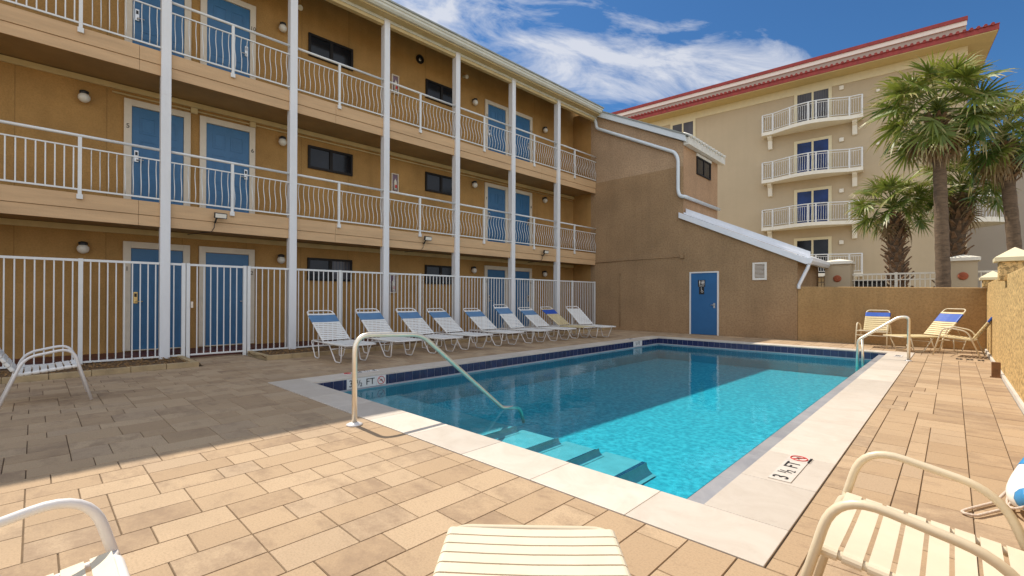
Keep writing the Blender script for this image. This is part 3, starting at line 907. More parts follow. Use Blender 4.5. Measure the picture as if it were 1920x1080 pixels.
t = thing('round_vent', 'round dark vent high on the top floor wall, left of a window', 'vent', BD(WO, 8.03, 8.43), BROT)
My = Matrix.Rotation(PI / 2, 4, 'Y')
MB().lathe([(.13, 0), (.13, .05), (.10, .07), (.09, .03)], 20, M=My).build('vent_ring', MT['bronze'], t)
MB().lathe([(.06, .02), (.05, .035), (.01, .04)], 14, M=My).build('vent_hub', MT['steel'], t)
def spot(s, z, label):
    t = thing('spot_lamp', label, 'lamp', BD(WO, s, z), BROT, 'small white spot lamps')
    MB().lathe([(.045, 0), (.045, .02), (.02, .03)], 12, M=My).build('lamp_base', MT['creamtrim'], t)
    MB().tube([(.03, 0, 0), (.10, .02, -.02), (.17, .03, -.05)], [.03, .05, .065], 12).build('lamp_head', MT['white_render'], t)
spot(9.7, 8.47, 'small white spot lamp under the eave, right of the fourth post')
spot(4.46, 8.41, 'small white spot lamp under the eave, right of the second post')
# fire extinguisher cabinets
def cabinet(s, z0, z1, label):
    t = thing('extinguisher_cabinet', label, 'cabinet', BD(WO, s, z0), BROT, 'fire extinguisher cabinets')
    h_ = z1 - z0; m = MB(); w_ = .115
    m.box(0, .06, -w_, -w_ + .03, 0, h_); m.box(0, .06, w_ - .03, w_, 0, h_); m.box(0, .06, -w_ + .03, w_ - .03, 0, .03); m.box(0, .06, -w_ + .03, w_ - .03, h_ - .03, h_)
    m.build('cabinet_frame', MT['frame'], t, bevel=.004)
    MB().box(.004, .03, -w_ + .03, w_ - .03, .03, h_ - .03).build('cabinet_back', simple_purple, t)
    MB().lathe([(.045, 0), (.045, .24), (.03, .28), (.012, .30), (.012, .33)], 14, (.058, 0, .06)).build('extinguisher', MT['white_render'], t)
    MB().box(.1035, .108, -.03, .03, .11, .20).build('extinguisher_label', MT['red'], t)
simple_purple = simple('faded_purple_backing', (.22, .14, .18), .6, .3, 14)
cabinet(7.19, 7.12, 7.66, 'fire extinguisher cabinet beside the third post, top floor')
cabinet(7.19, 4.26, 4.80, 'fire extinguisher cabinet beside the third post, middle floor')
cabinet(7.14, 1.34, 1.88, 'fire extinguisher cabinet beside the third post, ground floor')
# floodlights on the fascia
def flood(s, z, label):
    t = thing('floodlight', label, 'floodlight', BD(-.005, s, z), BROT, 'floodlights on the middle floor fascia')
    MB().tube([(.0, -.05, -.10), (.06, -.05, -.12), (.10, -.04, -.05), (.10, 0, .0)], .016, 8).build('bracket', MT['black'], t)
    M = Matrix.Translation((.12, .03, .02)) @ Matrix.Rotation(R(12), 4, 'Y')
    m = MB(); m.box(-.03, .035, -.11, .11, -.055, .055, M); m.build('housing', MT['black'], t, bevel=.008)
    MB().box(.0355, .040, -.095, .095, -.04, .04, M).build('lens', MT['globe'], t)
    MB().tube([(.02, -.05, -.12), (.03, -.06, -.22), (.0, -.10, -.30), (-.3, -.45, -.36)], .007, 6).build('cable', MT['black'], t)
flood(2.56, 2.82, 'black floodlight on the fascia above the gate')
flood(7.48, 2.82, 'black floodlight on the fascia between the third and fourth posts')
flood(12.36, 2.80, 'black floodlight on the fascia left of the last post')

# ------------------------------------------------------------------ pool fence between the posts
picket = None
FPOST = [None, .552, None, 5.09, 7.33, 9.64, 11.87, 14.0]
names = ['white picket fence panel left of the first post, in front of the door numbered 1',
         'narrow white fence panel between the first post and the gate',
         'white fence panel between the gate and the second post',
         'white picket fence panel behind the first lounger, between second and third posts',
         'white picket fence panel between the third and fourth posts, before a dark window',
         'white picket fence between the fourth and fifth posts, before a blue door',
         'white picket fence between the fifth and sixth posts, near the far end',
         'white picket fence panel at the far end, meeting the tan wing wall']
def fence(a, b2, posts, label, name='picket_fence', cat='fence', grp='white fence panels between the motel posts', zb=.10, zt=1.855):
    global picket
    t = thing(name, label, cat, BD(0, a, 0), BROT, grp)
    L_ = b2 - a
    MB().box(-.02, .02, 0, L_, zt - .04, zt).build('top_rail', MT['rail'], t)
    MB().box(-.017, .017, 0, L_, zb - .03, zb).build('bottom_rail', MT['rail'], t)
    for s in posts:
        MB().box(-.03, .03, s - a - .03, s - a + .03, -.02, zt + .008).build('fence_post', MT['rail'], t)
    n = max(1, round(L_ / .1095))
    for q in range(n):
        y = (q + .5) * L_ / n
        if any(abs(y - (s - a)) < .045 for s in posts): continue
        if picket is None:
            picket = MB().box(-.009, .009, -.009, .009, zb, zt - .04).build('picket', MT['rail'], t); ob = picket
        else: ob = copy_obj(picket, t)
        ob.location = (0, y, 0)
    return t
fence(-.50, 1.63, [.552], names[0])
fence(1.79, 2.03, [2.0], names[1])
fence(3.10, 3.92, [3.13], names[2])
for i, nm in ((2, 3), (3, 4), (4, 5), (5, 6)):
    fence(PS[i] + .08, PS[i + 1] - .08, [FPOST[nm]], names[nm])
fence(PS[6] + .08, S1 - .05, [14.0, S1 - .08], names[7])
gt_ = fence(2.05, 3.08, [2.075, 3.055], 'white metal picket gate in the fence, before the door numbered 2', 'fence_gate', 'gate', None, .10)
MB().box(.02, .06, .06, .10, 1.0, 1.12).build('latch', MT['steel'], gt_)

# ------------------------------------------------------------------ tan wing with washroom
WY = 15.5
wing = thing('washroom_wing', 'tan stucco wing with a tall stair block and a lower washroom with blue door', 'building', (0, 0, 0))
m = MB()
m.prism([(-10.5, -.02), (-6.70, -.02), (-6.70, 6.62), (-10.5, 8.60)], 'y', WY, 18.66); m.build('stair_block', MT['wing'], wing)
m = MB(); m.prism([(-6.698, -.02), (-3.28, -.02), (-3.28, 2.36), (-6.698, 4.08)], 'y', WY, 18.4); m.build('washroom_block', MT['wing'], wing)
MB().box(-6.70, -6.692, WY + .003, 18.657, 4.12, 6.6).build('stair_side', MT['wing_side'], wing)
# tall roof: sloping gutter board, roof, eave
th = math.atan2(8.72 - 6.80, -6.62 + 10.42)
def slope(x): return 8.74 - (x + 10.42) * math.tan(math.atan2(1.93, 3.78))
m = MB(); m.prism([(-10.46, slope(-10.46) - .20), (-6.58, slope(-6.58) - .20), (-6.58, slope(-6.58) + .02), (-10.46, slope(-10.46) + .02)], 'y', WY - .13, WY - .003)
m.build('rake_gutter', MT['downpipe'], wing, bevel=.012)
m = MB(); m.prism([(-10.46, slope(-10.46) + .022), (-6.50, slope(-6.50) + .022), (-6.50, slope(-6.50) + .07), (-10.46, slope(-10.46) + .07)], 'y', WY - .16, 18.95)
m.build('roof', MT['rooftile'], wing)
m = MB(); m.box(-6.69, -6.50, WY - .02, 18.95, slope(-6.5) - .24, slope(-6.5) + .02); m.build('eave_fascia', MT['weathered'], wing, bevel=.008)
m = MB()
for i in range(12):
    y = WY + .1 + i * .29
    m.tube([(-6.75, y, slope(-6.75) + .075), (-6.44, y, slope(-6.44) + .06)], .055, 8)
m.build('roof_tile', MT['weathered'], wing)
# window in the stair side
m = MB(); y0, y1, z0, z1 = 16.58, 17.88, 5.72, 6.36
m.box(0, .04, y0, y1, z0, z0 + .05); m.box(0, .04, y0, y1, z1 - .05, z1); m.box(0, .04, y0, y0 + .05, z0 + .05, z1 - .05); m.box(0, .04, y1 - .05, y1, z0 + .05, z1 - .05)
m.box(0, .035, 17.2, 17.25, z0 + .05, z1 - .05)
wo = m.build('window', MT['bronze'], wing, loc=(-6.69, 0, 0))
MB().box(.004, .014, y0 + .05, y1 - .05, z0 + .05, z1 - .05).build('pane', MT['glass'], wo)
MB().box(.0, .05, y0 - .03, y1 + .03, z1 + .002, z1 + .10).build('lintel', MT['weathered'], wo)
# low roof
def sl(x): return 4.16 - (x + 6.82) * (4.16 - 2.43) / (6.82 - 3.15)
m = MB(); m.prism([(-6.83, sl(-6.83) - .17), (-3.05, sl(-3.05) - .17), (-3.05, sl(-3.05) + .02), (-6.83, sl(-6.83) + .02)], 'y', WY - .10, WY - .003)
m.build('rake_board', MT['whitemetal'], wing, bevel=.008)
m = MB(); m.prism([(-6.68, sl(-6.68) + .03), (-2.95, sl(-2.95) + .03), (-2.95, sl(-2.95) + .09), (-6.68, sl(-6.68) + .09)], 'y', WY - .02, 18.5)
m.build('roof', MT['whitemetal'], wing)
m = MB(); m.prism([(-6.66, sl(-6.66) + .092), (-2.98, sl(-2.98) + .092), (-2.98, sl(-2.98) + .24), (-6.66, sl(-6.66) + .24)], 'y', WY + .10, WY + .16)
m.build('roof_flashing', MT['whitemetal'], wing)
m = MB()
yy0, yy1 = WY - .12, 18.3
m.prism([(-3.05, 2.22), (-2.93, 2.22), (-2.88, 2.30), (-2.88, 2.40), (-3.05, 2.40)], 'y', yy0, yy1)
m.build('eave_gutter', MT['whitemetal'], wing)
m = MB(); m.tube(rounded([(-2.98, WY - .05, 2.24), (-3.02, WY - .05, 2.10), (-3.24, WY - .05, 1.60), (-3.24, WY - .05, 1.50)], .03), .05, 4)
m.build('eave_downpipe', MT['whitemetal'], wing)
# stair wall flashing along the side, and the long downpipe on the front
dp = MB()
path = [(-10.36, WY - .10, 8.62), (-10.34, WY - .10, 8.46), (-10.22, WY - .07, 8.2), (-10.20, WY - .07, 7.95), (-6.98, WY - .07, 6.30), (-6.86, WY - .07, 6.05), (-6.86, WY - .07, 4.95), (-6.80, WY - .07, 4.74), (-6.61, WY - .07, 4.70), (-6.61, 18.6, 4.70)]
dp.tube(rounded(path, .12, n=4), .062, 8)
dp.build('downpipe', MT['downpipe'], wing)
# door, vent, conduit
dx0, dx1 = -6.42, -5.555
fr = MB(); fr.box(dx0 - .05, dx0, WY - .03, WY + .02, 0, 2.11); fr.box(dx1, dx1 + .05, WY - .03, WY + .02, 0, 2.11); fr.box(dx0, dx1, WY - .03, WY + .02, 2.065, 2.11)
dr = MB().box(dx0 + .003, dx1 - .003, WY - .018, WY + .02, .012, 2.062).build('door', MT['blue_door2'], wing)
fr.build('door_frame', MT['markerwhite'], dr)
m = MB(); m.box(dx1 - .12, dx1 - .06, WY - .028, WY - .0185, .90, 1.06); m.tube([(dx1 - .09, WY - .03, 1.0), (dx1 - .09, WY - .07, 1.0), (dx1 - .20, WY - .07, 1.0)], .011, 8)
m.build('handle', MT['steel'], dr)
sg = thing('washroom_sign', 'black washroom sign with white figures on the blue door', 'sign', (-6.06, WY - .019, 0))
MB().box(-.12, .12, -.006, 0, 1.60, 1.83).build('sign_board', MT['black'], sg)
MB().box(-.085, .085, -.006, 0, 1.35, 1.597).build('accessible_board', MT['black'], sg)
def figure(m, x, z, skirt):
    Mx = Matrix.Translation((x, -.008, z)) @ Matrix.Rotation(PI / 2, 4, 'X')
    m.lathe([(.015, 0), (.015, .003)], 10, (0, .075, 0), Mx)
    if skirt: m.poly([(x - .012, -.0085, z + .055), (x + .012, -.0085, z + .055), (x + .03, -.0085, z - .01), (x - .03, -.0085, z - .01)])
    else: m.poly([(x - .02, -.0085, z + .055), (x + .02, -.0085, z + .055), (x + .016, -.0085, z), (x - .016, -.0085, z)])
    m.poly([(x - .013, -.0085, z - .002), (x - .003, -.0085, z - .002), (x - .003, -.0085, z - .055), (x - .013, -.0085, z - .055)])
    m.poly([(x + .003, -.0085, z - .002), (x + .013, -.0085, z - .002), (x + .013, -.0085, z - .055), (x + .003, -.0085, z - .055)])
m = MB(); figure(m, -.06, 1.725, False); figure(m, .02, 1.725, True); figure(m, .075, 1.725, False)
m.box(-.08, .08, -.009, -.0065, 1.625, 1.64)
m.build('figures', MT['markerwhite'], sg)
m = MB()
m.tube([(-.01, -.008, 1.55), (-.005, -.008, 1.49), (.03, -.008, 1.485), (.04, -.008, 1.44)], .007, 6)
m.tube([(.02 + .035 * math.cos(q), -.008, 1.45 + .035 * math.sin(q)) for q in [2.2 + i * .45 for i in range(10)]], .006, 5)
m.lathe([(.012, 0), (.012, .003)], 10, (0, 0, 0), Matrix.Translation((-.01, -.0065, 1.57)) @ Matrix.Rotation(PI / 2, 4, 'X'))
m.build('wheelchair_symbol', MT['markerwhite'], sg)
m = MB(); vx0, vx1, vz0, vz1 = -4.49, -4.09, 1.79, 2.33
vt = thing('wall_vent', 'white louvred vent on the tan wall right of the washroom door', 'vent', (0, WY, 0))
m.box(vx0, vx1, -.03, 0, vz0, vz0 + .05); m.box(vx0, vx1, -.03, 0, vz1 - .05, vz1); m.box(vx0, vx0 + .06, -.03, 0, vz0 + .05, vz1 - .05); m.box(vx1 - .06, vx1, -.03, 0, vz0 + .05, vz1 - .05)
m.build('vent_frame', MT['vent'], vt)
m = MB()
for i in range(11):
    z = vz0 + .06 + i * .04
    M = Matrix.Translation((0, -.014, z)) @ Matrix.Rotation(R(35), 4, 'X')
    m.box(vx0 + .06, vx1 - .06, -.014, .014, -.003, .003, M)
m.build('louvre', MT['vent'], vt)
cdt = MB(); cdt.tube([(-10.45, WY - .02, 2.60), (-9.0, WY - .02, 2.645), (-6.75, WY - .02, 2.66)], .014, 8); cdt.box(-6.80, -6.66, WY - .06, WY, 2.60, 2.72)
cdt.tube([(-9.15, WY - .02, 2.12), (-9.15, WY - .02, .12)], .011, 6); cdt.box(-9.19, -9.11, WY - .04, WY, 2.10, 2.18)
cdt.build('conduit', MT['wing'], wing)

# ------------------------------------------------------------------ low walls
m = MB(); n = 0
zl, zr = 1.575, 1.495
m.v += [(-3.279, WY + .002, -.02), (.58, WY + .002, -.02), (.58, WY + .002, zr), (-3.279, WY + .002, zl), (-3.279, WY + .22, -.02), (.58, WY + .22, -.02), (.58, WY + .22, zr), (-3.279, WY + .22, zl)]
for q in ((0, 1, 2, 3), (5, 4, 7, 6), (3, 2, 6, 7), (1, 5, 6, 2), (4, 0, 3, 7)): m.face(q)
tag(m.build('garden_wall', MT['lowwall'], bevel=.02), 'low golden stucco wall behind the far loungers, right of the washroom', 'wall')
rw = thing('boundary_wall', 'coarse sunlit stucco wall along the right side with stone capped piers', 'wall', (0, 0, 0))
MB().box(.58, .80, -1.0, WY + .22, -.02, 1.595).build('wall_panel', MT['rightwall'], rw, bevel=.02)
MB().box(.548, .579, -1.0, WY - .01, -.02, .055).build('skirting', MT['skirt'], rw)
def pier(y, z, hw):
    MB().box(.67 - hw, .67 + hw, y - hw, y + hw, 1.50, z).build('pier', MT['rightwall'], rw, bevel=.012)
    c_ = MB(); e = hw + .05
    c_.box(.67 - e, .67 + e, y - e, y + e, z + .001, z + .06)
    n = len(c_.v); c_.v += [(.67 - e, y - e, z + .061), (.67 + e, y - e, z + .061), (.67 + e, y + e, z + .061), (.67 - e, y + e, z + .061), (.67, y, z + .22)]
    for q in ((0, 1, 4), (1, 2, 4), (2, 3, 4), (3, 0, 4)): c_.face(tuple(n + i for i in q))
    c_.build('pier_cap', MT['condo_trim'], rw, bevel=.006)
pier(15.3, 1.66, .17); pier(10.1, 1.78, .17)
for i in range(1):
    bp = thing('stub_post', 'short rusty brown stub standing at the foot of the right wall', 'post', (.50, 10.4, 0))
    MB().box(-.06, .04, -.035, .035, 0, .24).build('stub', MT['rust'], bp, bevel=.005)
    MB().box(-.075, .048, -.05, .05, 0, .012).build('base_plate', MT['rust'], bp)
m = MB()
for i in range(9):
    if i % 3 == 2: continue
    m.box(.05 + i * .052, .05 + i * .052 + .042, 12.95, 13.17, .002, .004)
tag(m.build('drain_grate', MT['black']), 'short row of dark drain slots in the paving by the right wall', 'drain')

# ------------------------------------------------------------------ loungers
def strap(m, axis_pos, up_n, fwd, half, w_, tube_r):
    """one vinyl strap across local y at point axis_pos; up_n = surface normal, fwd = along the frame"""
    c0 = Vector(axis_pos); u = Vector(up_n).normalized(); f_ = Vector(fwd).normalized(); y = Vector((0, 1, 0))
    rr_ = tube_r + .002
    arc_ = [(rr_ * math.sin(q), rr_ * math.cos(q)) for q in (0, .45, .9, 1.35, 1.8, 2.3, 2.9)]
    prof = [(-half - a_, b_) for a_, b_ in reversed(arc_)] + [(-half * .5, tube_r - .002), (0, tube_r - .004), (half * .5, tube_r - .002)] + [(half + a_, b_) for a_, b_ in arc_]
    th = .004
    n0 = len(m.v)
    for k, (yy, zz) in enumerate(prof):
        # normal of profile for thickness
        a = prof[max(k - 1, 0)]; b2 = prof[min(k + 1, len(prof) - 1)]
        ty, tz = b2[0] - a[0], b2[1] - a[1]; l_ = math.hypot(ty, tz); ny, nz = -tz / l_, ty / l_
        for (sx, tt) in ((-w_ / 2, 0), (w_ / 2, 0), (w_ / 2, th), (-w_ / 2, th)):
            m.v.append(tuple(c0 + f_ * sx + y * (yy + ny * tt) + u * (zz + nz * tt)))
    for k in range(len(prof) - 1):
        for q in range(4):
            a = n0 + k * 4 + q; b2 = n0 + k * 4 + (q + 1) % 4
            m.face((a, b2, b2 + 4, a + 4))
    m.face((n0, n0 + 1, n0 + 2, n0 + 3)); e = n0 + (len(prof) - 1) * 4; m.face((e + 3, e + 2, e + 1, e))

def make_lounger(label, tubem, strapm, bluem, loc, rotz, back_h=.56, back_len=.98, group='strap loungers in a row along the fence', flat=False):
    t = thing('sun_lounger', label, 'sun lounger', loc, rotz, group)
    zf = .345; r = .0135
    loop = [(0, -.29, zf), (0, .29, zf), (-1.5, .29, zf), (-1.5, -.29, zf)]
    MB().tube(rounded(loop, .07, closed=True), r, 10, closed=True).build('seat_frame', MT[tubem], t)
    # back
    hx = -.99
    if flat: bdir = Vector((-1, 0, .02)).normalized()
    else: bdir = Vector((-math.sqrt(max(.01, back_len ** 2 - back_h ** 2)), 0, back_h)).normalized()
    bn = Vector((bdir.z, 0, -bdir.x))
    hp = Vector((hx, 0, zf + .02)); tp = hp + bdir * back_len
    bl = [tuple(hp + Vector((0, -.265, 0))), tuple(tp + Vector((0, -.265, 0))), tuple(tp + Vector((0, .265, 0))), tuple(hp + Vector((0, .265, 0)))]
    MB().tube(rounded(bl, [0, .09, .09, 0]), r, 10).build('back_frame', MT[tubem], t)
    sm = MB(); x = -.055
    while x > hx + .03:
        strap(sm, (x, 0, zf), (0, 0, 1), (1, 0, 0), .29, .0495, r); x -= .0575
    sm.build('seat_straps', MT[strapm], t)
    wm, bm_ = MB(), MB(); d_ = .035; k = 0; tot = back_len - .135
    while d_ < tot + .01:
        p_ = hp + bdir * d_
        fromtop = (tot - d_)
        blue = bluem and (.05 < fromtop < .262)
        strap(bm_ if blue else wm, tuple(p_), tuple(bn), tuple(bdir), .265, .0565 if blue else .0425, r)
        d_ += .0575
    wm.build('back_straps', MT[strapm], t)
    if bluem: bm_.build('blue_straps', MT[bluem], t)
    for (xt0, xb0, xb1, xt1) in ((-.18, -.30, -.52, -.70), (-1.16, -1.22, -1.40, -1.47)):
        for sy in (-1, 1):
            y0 = .29 * sy; yb = .245 * sy
            MB().tube(rounded([(xt0, y0, zf - .01), (xb0, yb, .013), (xb1, yb, .013), (xt1, y0, zf - .01)], .05), .0115, 8).build('leg', MT[tubem], t)
    for xc in (-.62, -1.44): MB().tube([(xc, -.275, .24), (xc, .275, .24)], .010, 8).build('cross_bar', MT[tubem], t)
    if not flat:
        q = hp + bdir * .42
        MB().tube(rounded([(-1.42, -.2, zf), (q.x, -.2, q.z - .02), (q.x, .2, q.z - .02), (-1.42, .2, zf)], .04), .009, 8).build('back_prop', MT[tubem], t)
    return t
LY = [4.12, 5.19, 6.22, 7.18, 8.28, 9.38, 10.33, 11.42]
l0 = make_lounger('white strap lounger with slate blue band, nearest in the row, right of the second post', 'tube_white', 'strap_white', 'strap_steel', (-7.73, LY[0], .004), 0)
lab = ['white strap lounger with slate blue band, second in the row, left of the third post',
       'white strap lounger with slate blue band, third in the row, right of the third post',
       'white strap lounger with slate blue band, fourth in the row, left of the fourth post',
       'white strap lounger with slate blue band, fifth in the row, right of the fourth post',
       None,
       'white strap lounger with slate blue band, right behind the fifth post, seventh in the row']
l2 = make_lounger(lab[1], 'tube_white', 'strap_white', 'strap_steel', (-7.70, LY[2], .004), R(2.2), back_h=.58)
l4 = make_lounger(lab[3], 'tube_white', 'strap_white', 'strap_steel', (-7.79, LY[4], .004), R(-1.5), back_h=.545)
for i, src in ((1, l2), (3, l0), (6, l4)):
    dup(src, (-7.73 + random.uniform(-.08, .08), LY[i], .004), R(random.uniform(-3.5, 3.5)), lab[i - 1])
make_lounger('white strap lounger with slate blue band and the steepest, tallest back of the row', 'tube_white', 'strap_white', 'strap_steel', (-7.74, LY[5], .004), R(2), back_h=.64)
make_lounger('yellowed cream lounger with a royal blue band, eighth in the row', 'tube_white', 'strap_cream', 'strap_royal', (-7.72, LY[7], .004), R(-1), back_h=.55)
make_lounger('plain white strap lounger without any blue, farthest in the row', 'tube_white', 'strap_white', None, (-7.42, 11.95, .004), R(-13), back_h=.56, back_len=.94)
make_lounger('ivory strap lounger at the bottom edge, only its rounded foot end in view', 'tube_ivory', 'strap_ivory', None, (-1.145, 1.30, .004), math.atan2(.74, -.67), flat=True, group=None)
make_lounger('cream lounger with a royal blue band beside the far stucco wall', 'tube_ivory', 'strap_cream', 'strap_royal', (-1.02, 13.95, .004), PI + R(44), back_h=.62, back_len=.80, group=None)

# armchairs (local +x = front)
def make_chair(label, tubem, strapm, bluem, loc, rotz, group=None):
    t = thing('strap_armchair', label, 'armchair', loc, rotz, group)
    r = .0145
    for sy in (-1, 1):
        y = .305 * sy
        path = [(.37, y * 1.02, .012), (.21, y, .625), (-.17, y, .545), (-.36, y * 1.02, .012)]
        MB().tube(rounded(path, [0, .13, .11, 0], n=8), r, 12).build('arm_leg_frame', MT[tubem], t)
    zf, zb = .415, .355
    loop = [(.27, -.26, zf), (.27, .26, zf), (-.25, .26, zb), (-.25, -.26, zb)]
    MB().tube(rounded(loop, .05, closed=True), r, 10, closed=True).build('seat_frame', MT[tubem], t)
    m = MB()
    for sy in (-1, 1):
        m.tube([(.26, .25 * sy, zf - .01), (.27, .30 * sy, zf - .005)], .010, 8)
        m.tube([(-.23, .25 * sy, zb), (-.245, .305 * sy, zb)], .010, 8)
    m.tube([(.30, -.30, .30), (.30, .30, .30)], .009, 8)
    m.build('brace', MT[tubem], t)
    fd = Vector((.52, 0, zf - zb)).normalized(); un = Vector((-fd.z, 0, fd.x))
    m = MB()
    for i in range(8):
        p_ = Vector((-.25, 0, zb)) + fd * (.045 + i * .0635)
        strap(m, tuple(p_), tuple(un), tuple(fd), .26, .0505, r)
    m.build('seat_straps', MT[strapm], t)
    bdir = Vector((-.34, 0, .56)).normalized(); bn = Vector((bdir.z, 0, -bdir.x)); bl_ = .66
    hp = Vector((-.22, 0, .35)); tp = hp + bdir * bl_
    bl = [tuple(hp + Vector((0, -.24, 0))), tuple(tp + Vector((0, -.24, 0))), tuple(tp + Vector((0, .24, 0))), tuple(hp + Vector((0, .24, 0)))]
    MB().tube(rounded(bl, [0, .08, .08, 0]), r, 10).build('back_frame', MT[tubem], t)
    wm, bm_ = MB(), MB(); d_ = .09
    while d_ < bl_ - .08:
        p_ = hp + bdir * d_
        blue = bluem and (bl_ - d_) < .19 and (bl_ - d_) > .10
        strap(bm_ if blue else wm, tuple(p_), tuple(bn), tuple(bdir), .24, .058 if blue else .046, r)
        d_ += .0585
    wm.build('back_straps', MT[strapm], t)
    if bluem: bm_.build('blue_straps', MT[bluem], t)
    return t
make_chair('white strap armchair in the shade at the left edge, facing the pool', 'tube_white', 'strap_white', None, (-7.55, .10, .004), PI / 2)
make_chair('white strap armchair at the bottom left corner, one curved arm in view', 'tube_white', 'strap_ivory', None, (-1.60, -.09, .004), PI / 2)
make_chair('ivory strap armchair at the bottom right corner, closest to the camera', 'tube_ivory', 'strap_ivory', None, (-.05, 2.02, .004), PI)
make_chair('cream armchair with a royal blue band facing the pool, before the far wall', 'tube_ivory', 'strap_cream', 'strap_royal', (-1.44, 14.75, .004), -PI / 2 - R(4))
make_chair('cream armchair in profile by the right wall, its royal blue band edge on', 'tube_ivory', 'strap_cream', 'strap_royal', (.10, 13.75, .004), PI - R(8))

# life ring leaning on the right wall
lr = thing('life_ring', 'white life ring with blue bands and rope, leaning low against the right wall', 'life ring', (.462, 3.90, .375))
tau = R(57); ex = Vector((math.cos(tau), 0, math.sin(tau))); ey = Vector((0, 1, 0)); ez = ex.cross(ey)
RR = .33
def ringp(a, rad=RR, h_=0): return ex * (rad * math.cos(a)) + ey * (rad * math.sin(a)) + ez * h_
def ring_arc(m, a0, a1, r, n=20):
    pts = [ringp(a0 + (a1 - a0) * i / n) for i in range(n + 1)]
    m.tube(pts, r, 12)
m = MB(); m.tube([ringp(2 * PI * i / 40) for i in range(40)], .060, 14, closed=True); m.build('ring_shell', MT['ring_white'], lr)
for k in range(4):
    a = R(35) + k * PI / 2
    m = MB(); ring_arc(m, a + R(82), a + R(98), .0625, 6); m.build('ring_band', MT['ring_blue'], lr)
m = MB()
for k in range(4):
    a = R(35) + k * PI / 2
    pts = [ringp(a + (PI / 2) * i / 10, RR + .063 + .02 * math.sin(PI * i / 10), 0.01) for i in range(11)]
    m.tube(pts, .007, 6)
base_z = -.375 + .014
m.tube(rounded([(-.22, .16, -.30), (-.28, .06, base_z), (-.40, -.18, base_z), (-.43, -.26, base_z), (-.37, -.27, base_z), (-.24, -.03, base_z + .005), (-.18, .08, -.28)], .05), .008, 8)
m.build('ring_rope', MT['rope'], lr)

# ------------------------------------------------------------------ palms
def fan_leaf(m, base, az, elev, plen, blade, nseg, droop, bright, dead=False, twist=0.0):
    ca, sa = math.cos(az), math.sin(az)
    out_ = Vector((ca, sa, 0)); upv = Vector((0, 0, 1)); side = Vector((-sa, ca, 0))
    # petiole arches outwards
    pts = []; n = 5
    for i in range(n + 1):
        t = i / n
        e = elev - droop * .5 * t * t
        pts.append((plen * t, e))
    P = [Vector(base)]; 
    for i in range(n):
        e = elev - droop * .6 * ((i + .5) / n) ** 1.5
        P.append(P[-1] + (out_ * math.cos(e) + upv * math.sin(e)) * (plen / n))
    tn = (bright * .8 + .1, .0, 0)
    m.tube(P, [.022 - .012 * i / n for i in range(n + 1)], 4, tint=tn, caps=False)
    e0 = elev - droop * .75
    fwd = (out_ * math.cos(e0) + upv * math.sin(e0)).normalized()
    nrm = (upv * math.cos(e0) - out_ * math.sin(e0)).normalized()
    sd = (side * math.cos(twist) + nrm * math.sin(twist)).normalized()
    nr = fwd.cross(sd) * -1
    hub = P[-1]; lax = random.choice((0, 0, .25, .6))
    for k in range(nseg):
        t = (k + .5) / nseg * 2 - 1
        a = t * R(128) + random.uniform(-.05, .05)
        ln = blade * (1 - .30 * abs(t) ** 1.8) * random.uniform(.86, 1.08)
        dirv = (fwd * math.cos(a) + sd * math.sin(a)).normalized()
        # costa pushes the hub forward for the middle segments
        p0 = hub + fwd * (.22 * blade * (1 - abs(t)) ) + nr * (-.10 * blade * t * t)
        wv = dirv.cross(nr).normalized()
        wv = (wv * math.cos(.5 * random.choice((-1, 1))) + nr * math.sin(.5 * random.choice((-1, 1)))).normalized()
        w0 = blade * .042
        p = p0.copy(); v = dirv + nr * .12 * random.uniform(.2, 1.4)
        secs = []
        ns = 4
        for i in range(ns + 1):
            q = i / ns
            wd = w0 * (.55 + 1.1 * q if q < .4 else max(.06, 1.0 * (1 - (q - .4) / .6)))
            secs.append((p - wv * wd, p + wv * wd))
            g_ = (droop * .34 + .30 + lax) * q * q + (.9 * q * q if dead else 0)
            v2 = (v.normalized() + Vector((0, 0, -1)) * g_ * random.uniform(.7, 1.3)).normalized()
            p = p + v2 * (ln / ns); v = v2
        n0 = len(m.v)
        for a_, b2 in secs: m.v += [tuple(a_), tuple(b2)]
        br = min(1, max(0, bright + random.uniform(-.22, .22)))
        for i in range(ns):
            tipf = (.55 + .45 * (i + 1) / ns) if random.random() < .55 else .3
            m.face((n0 + 2 * i, n0 + 2 * i + 1, n0 + 2 * i + 3, n0 + 2 * i + 2), (br + .001, tipf if i >= ns - 2 else .2, 0))

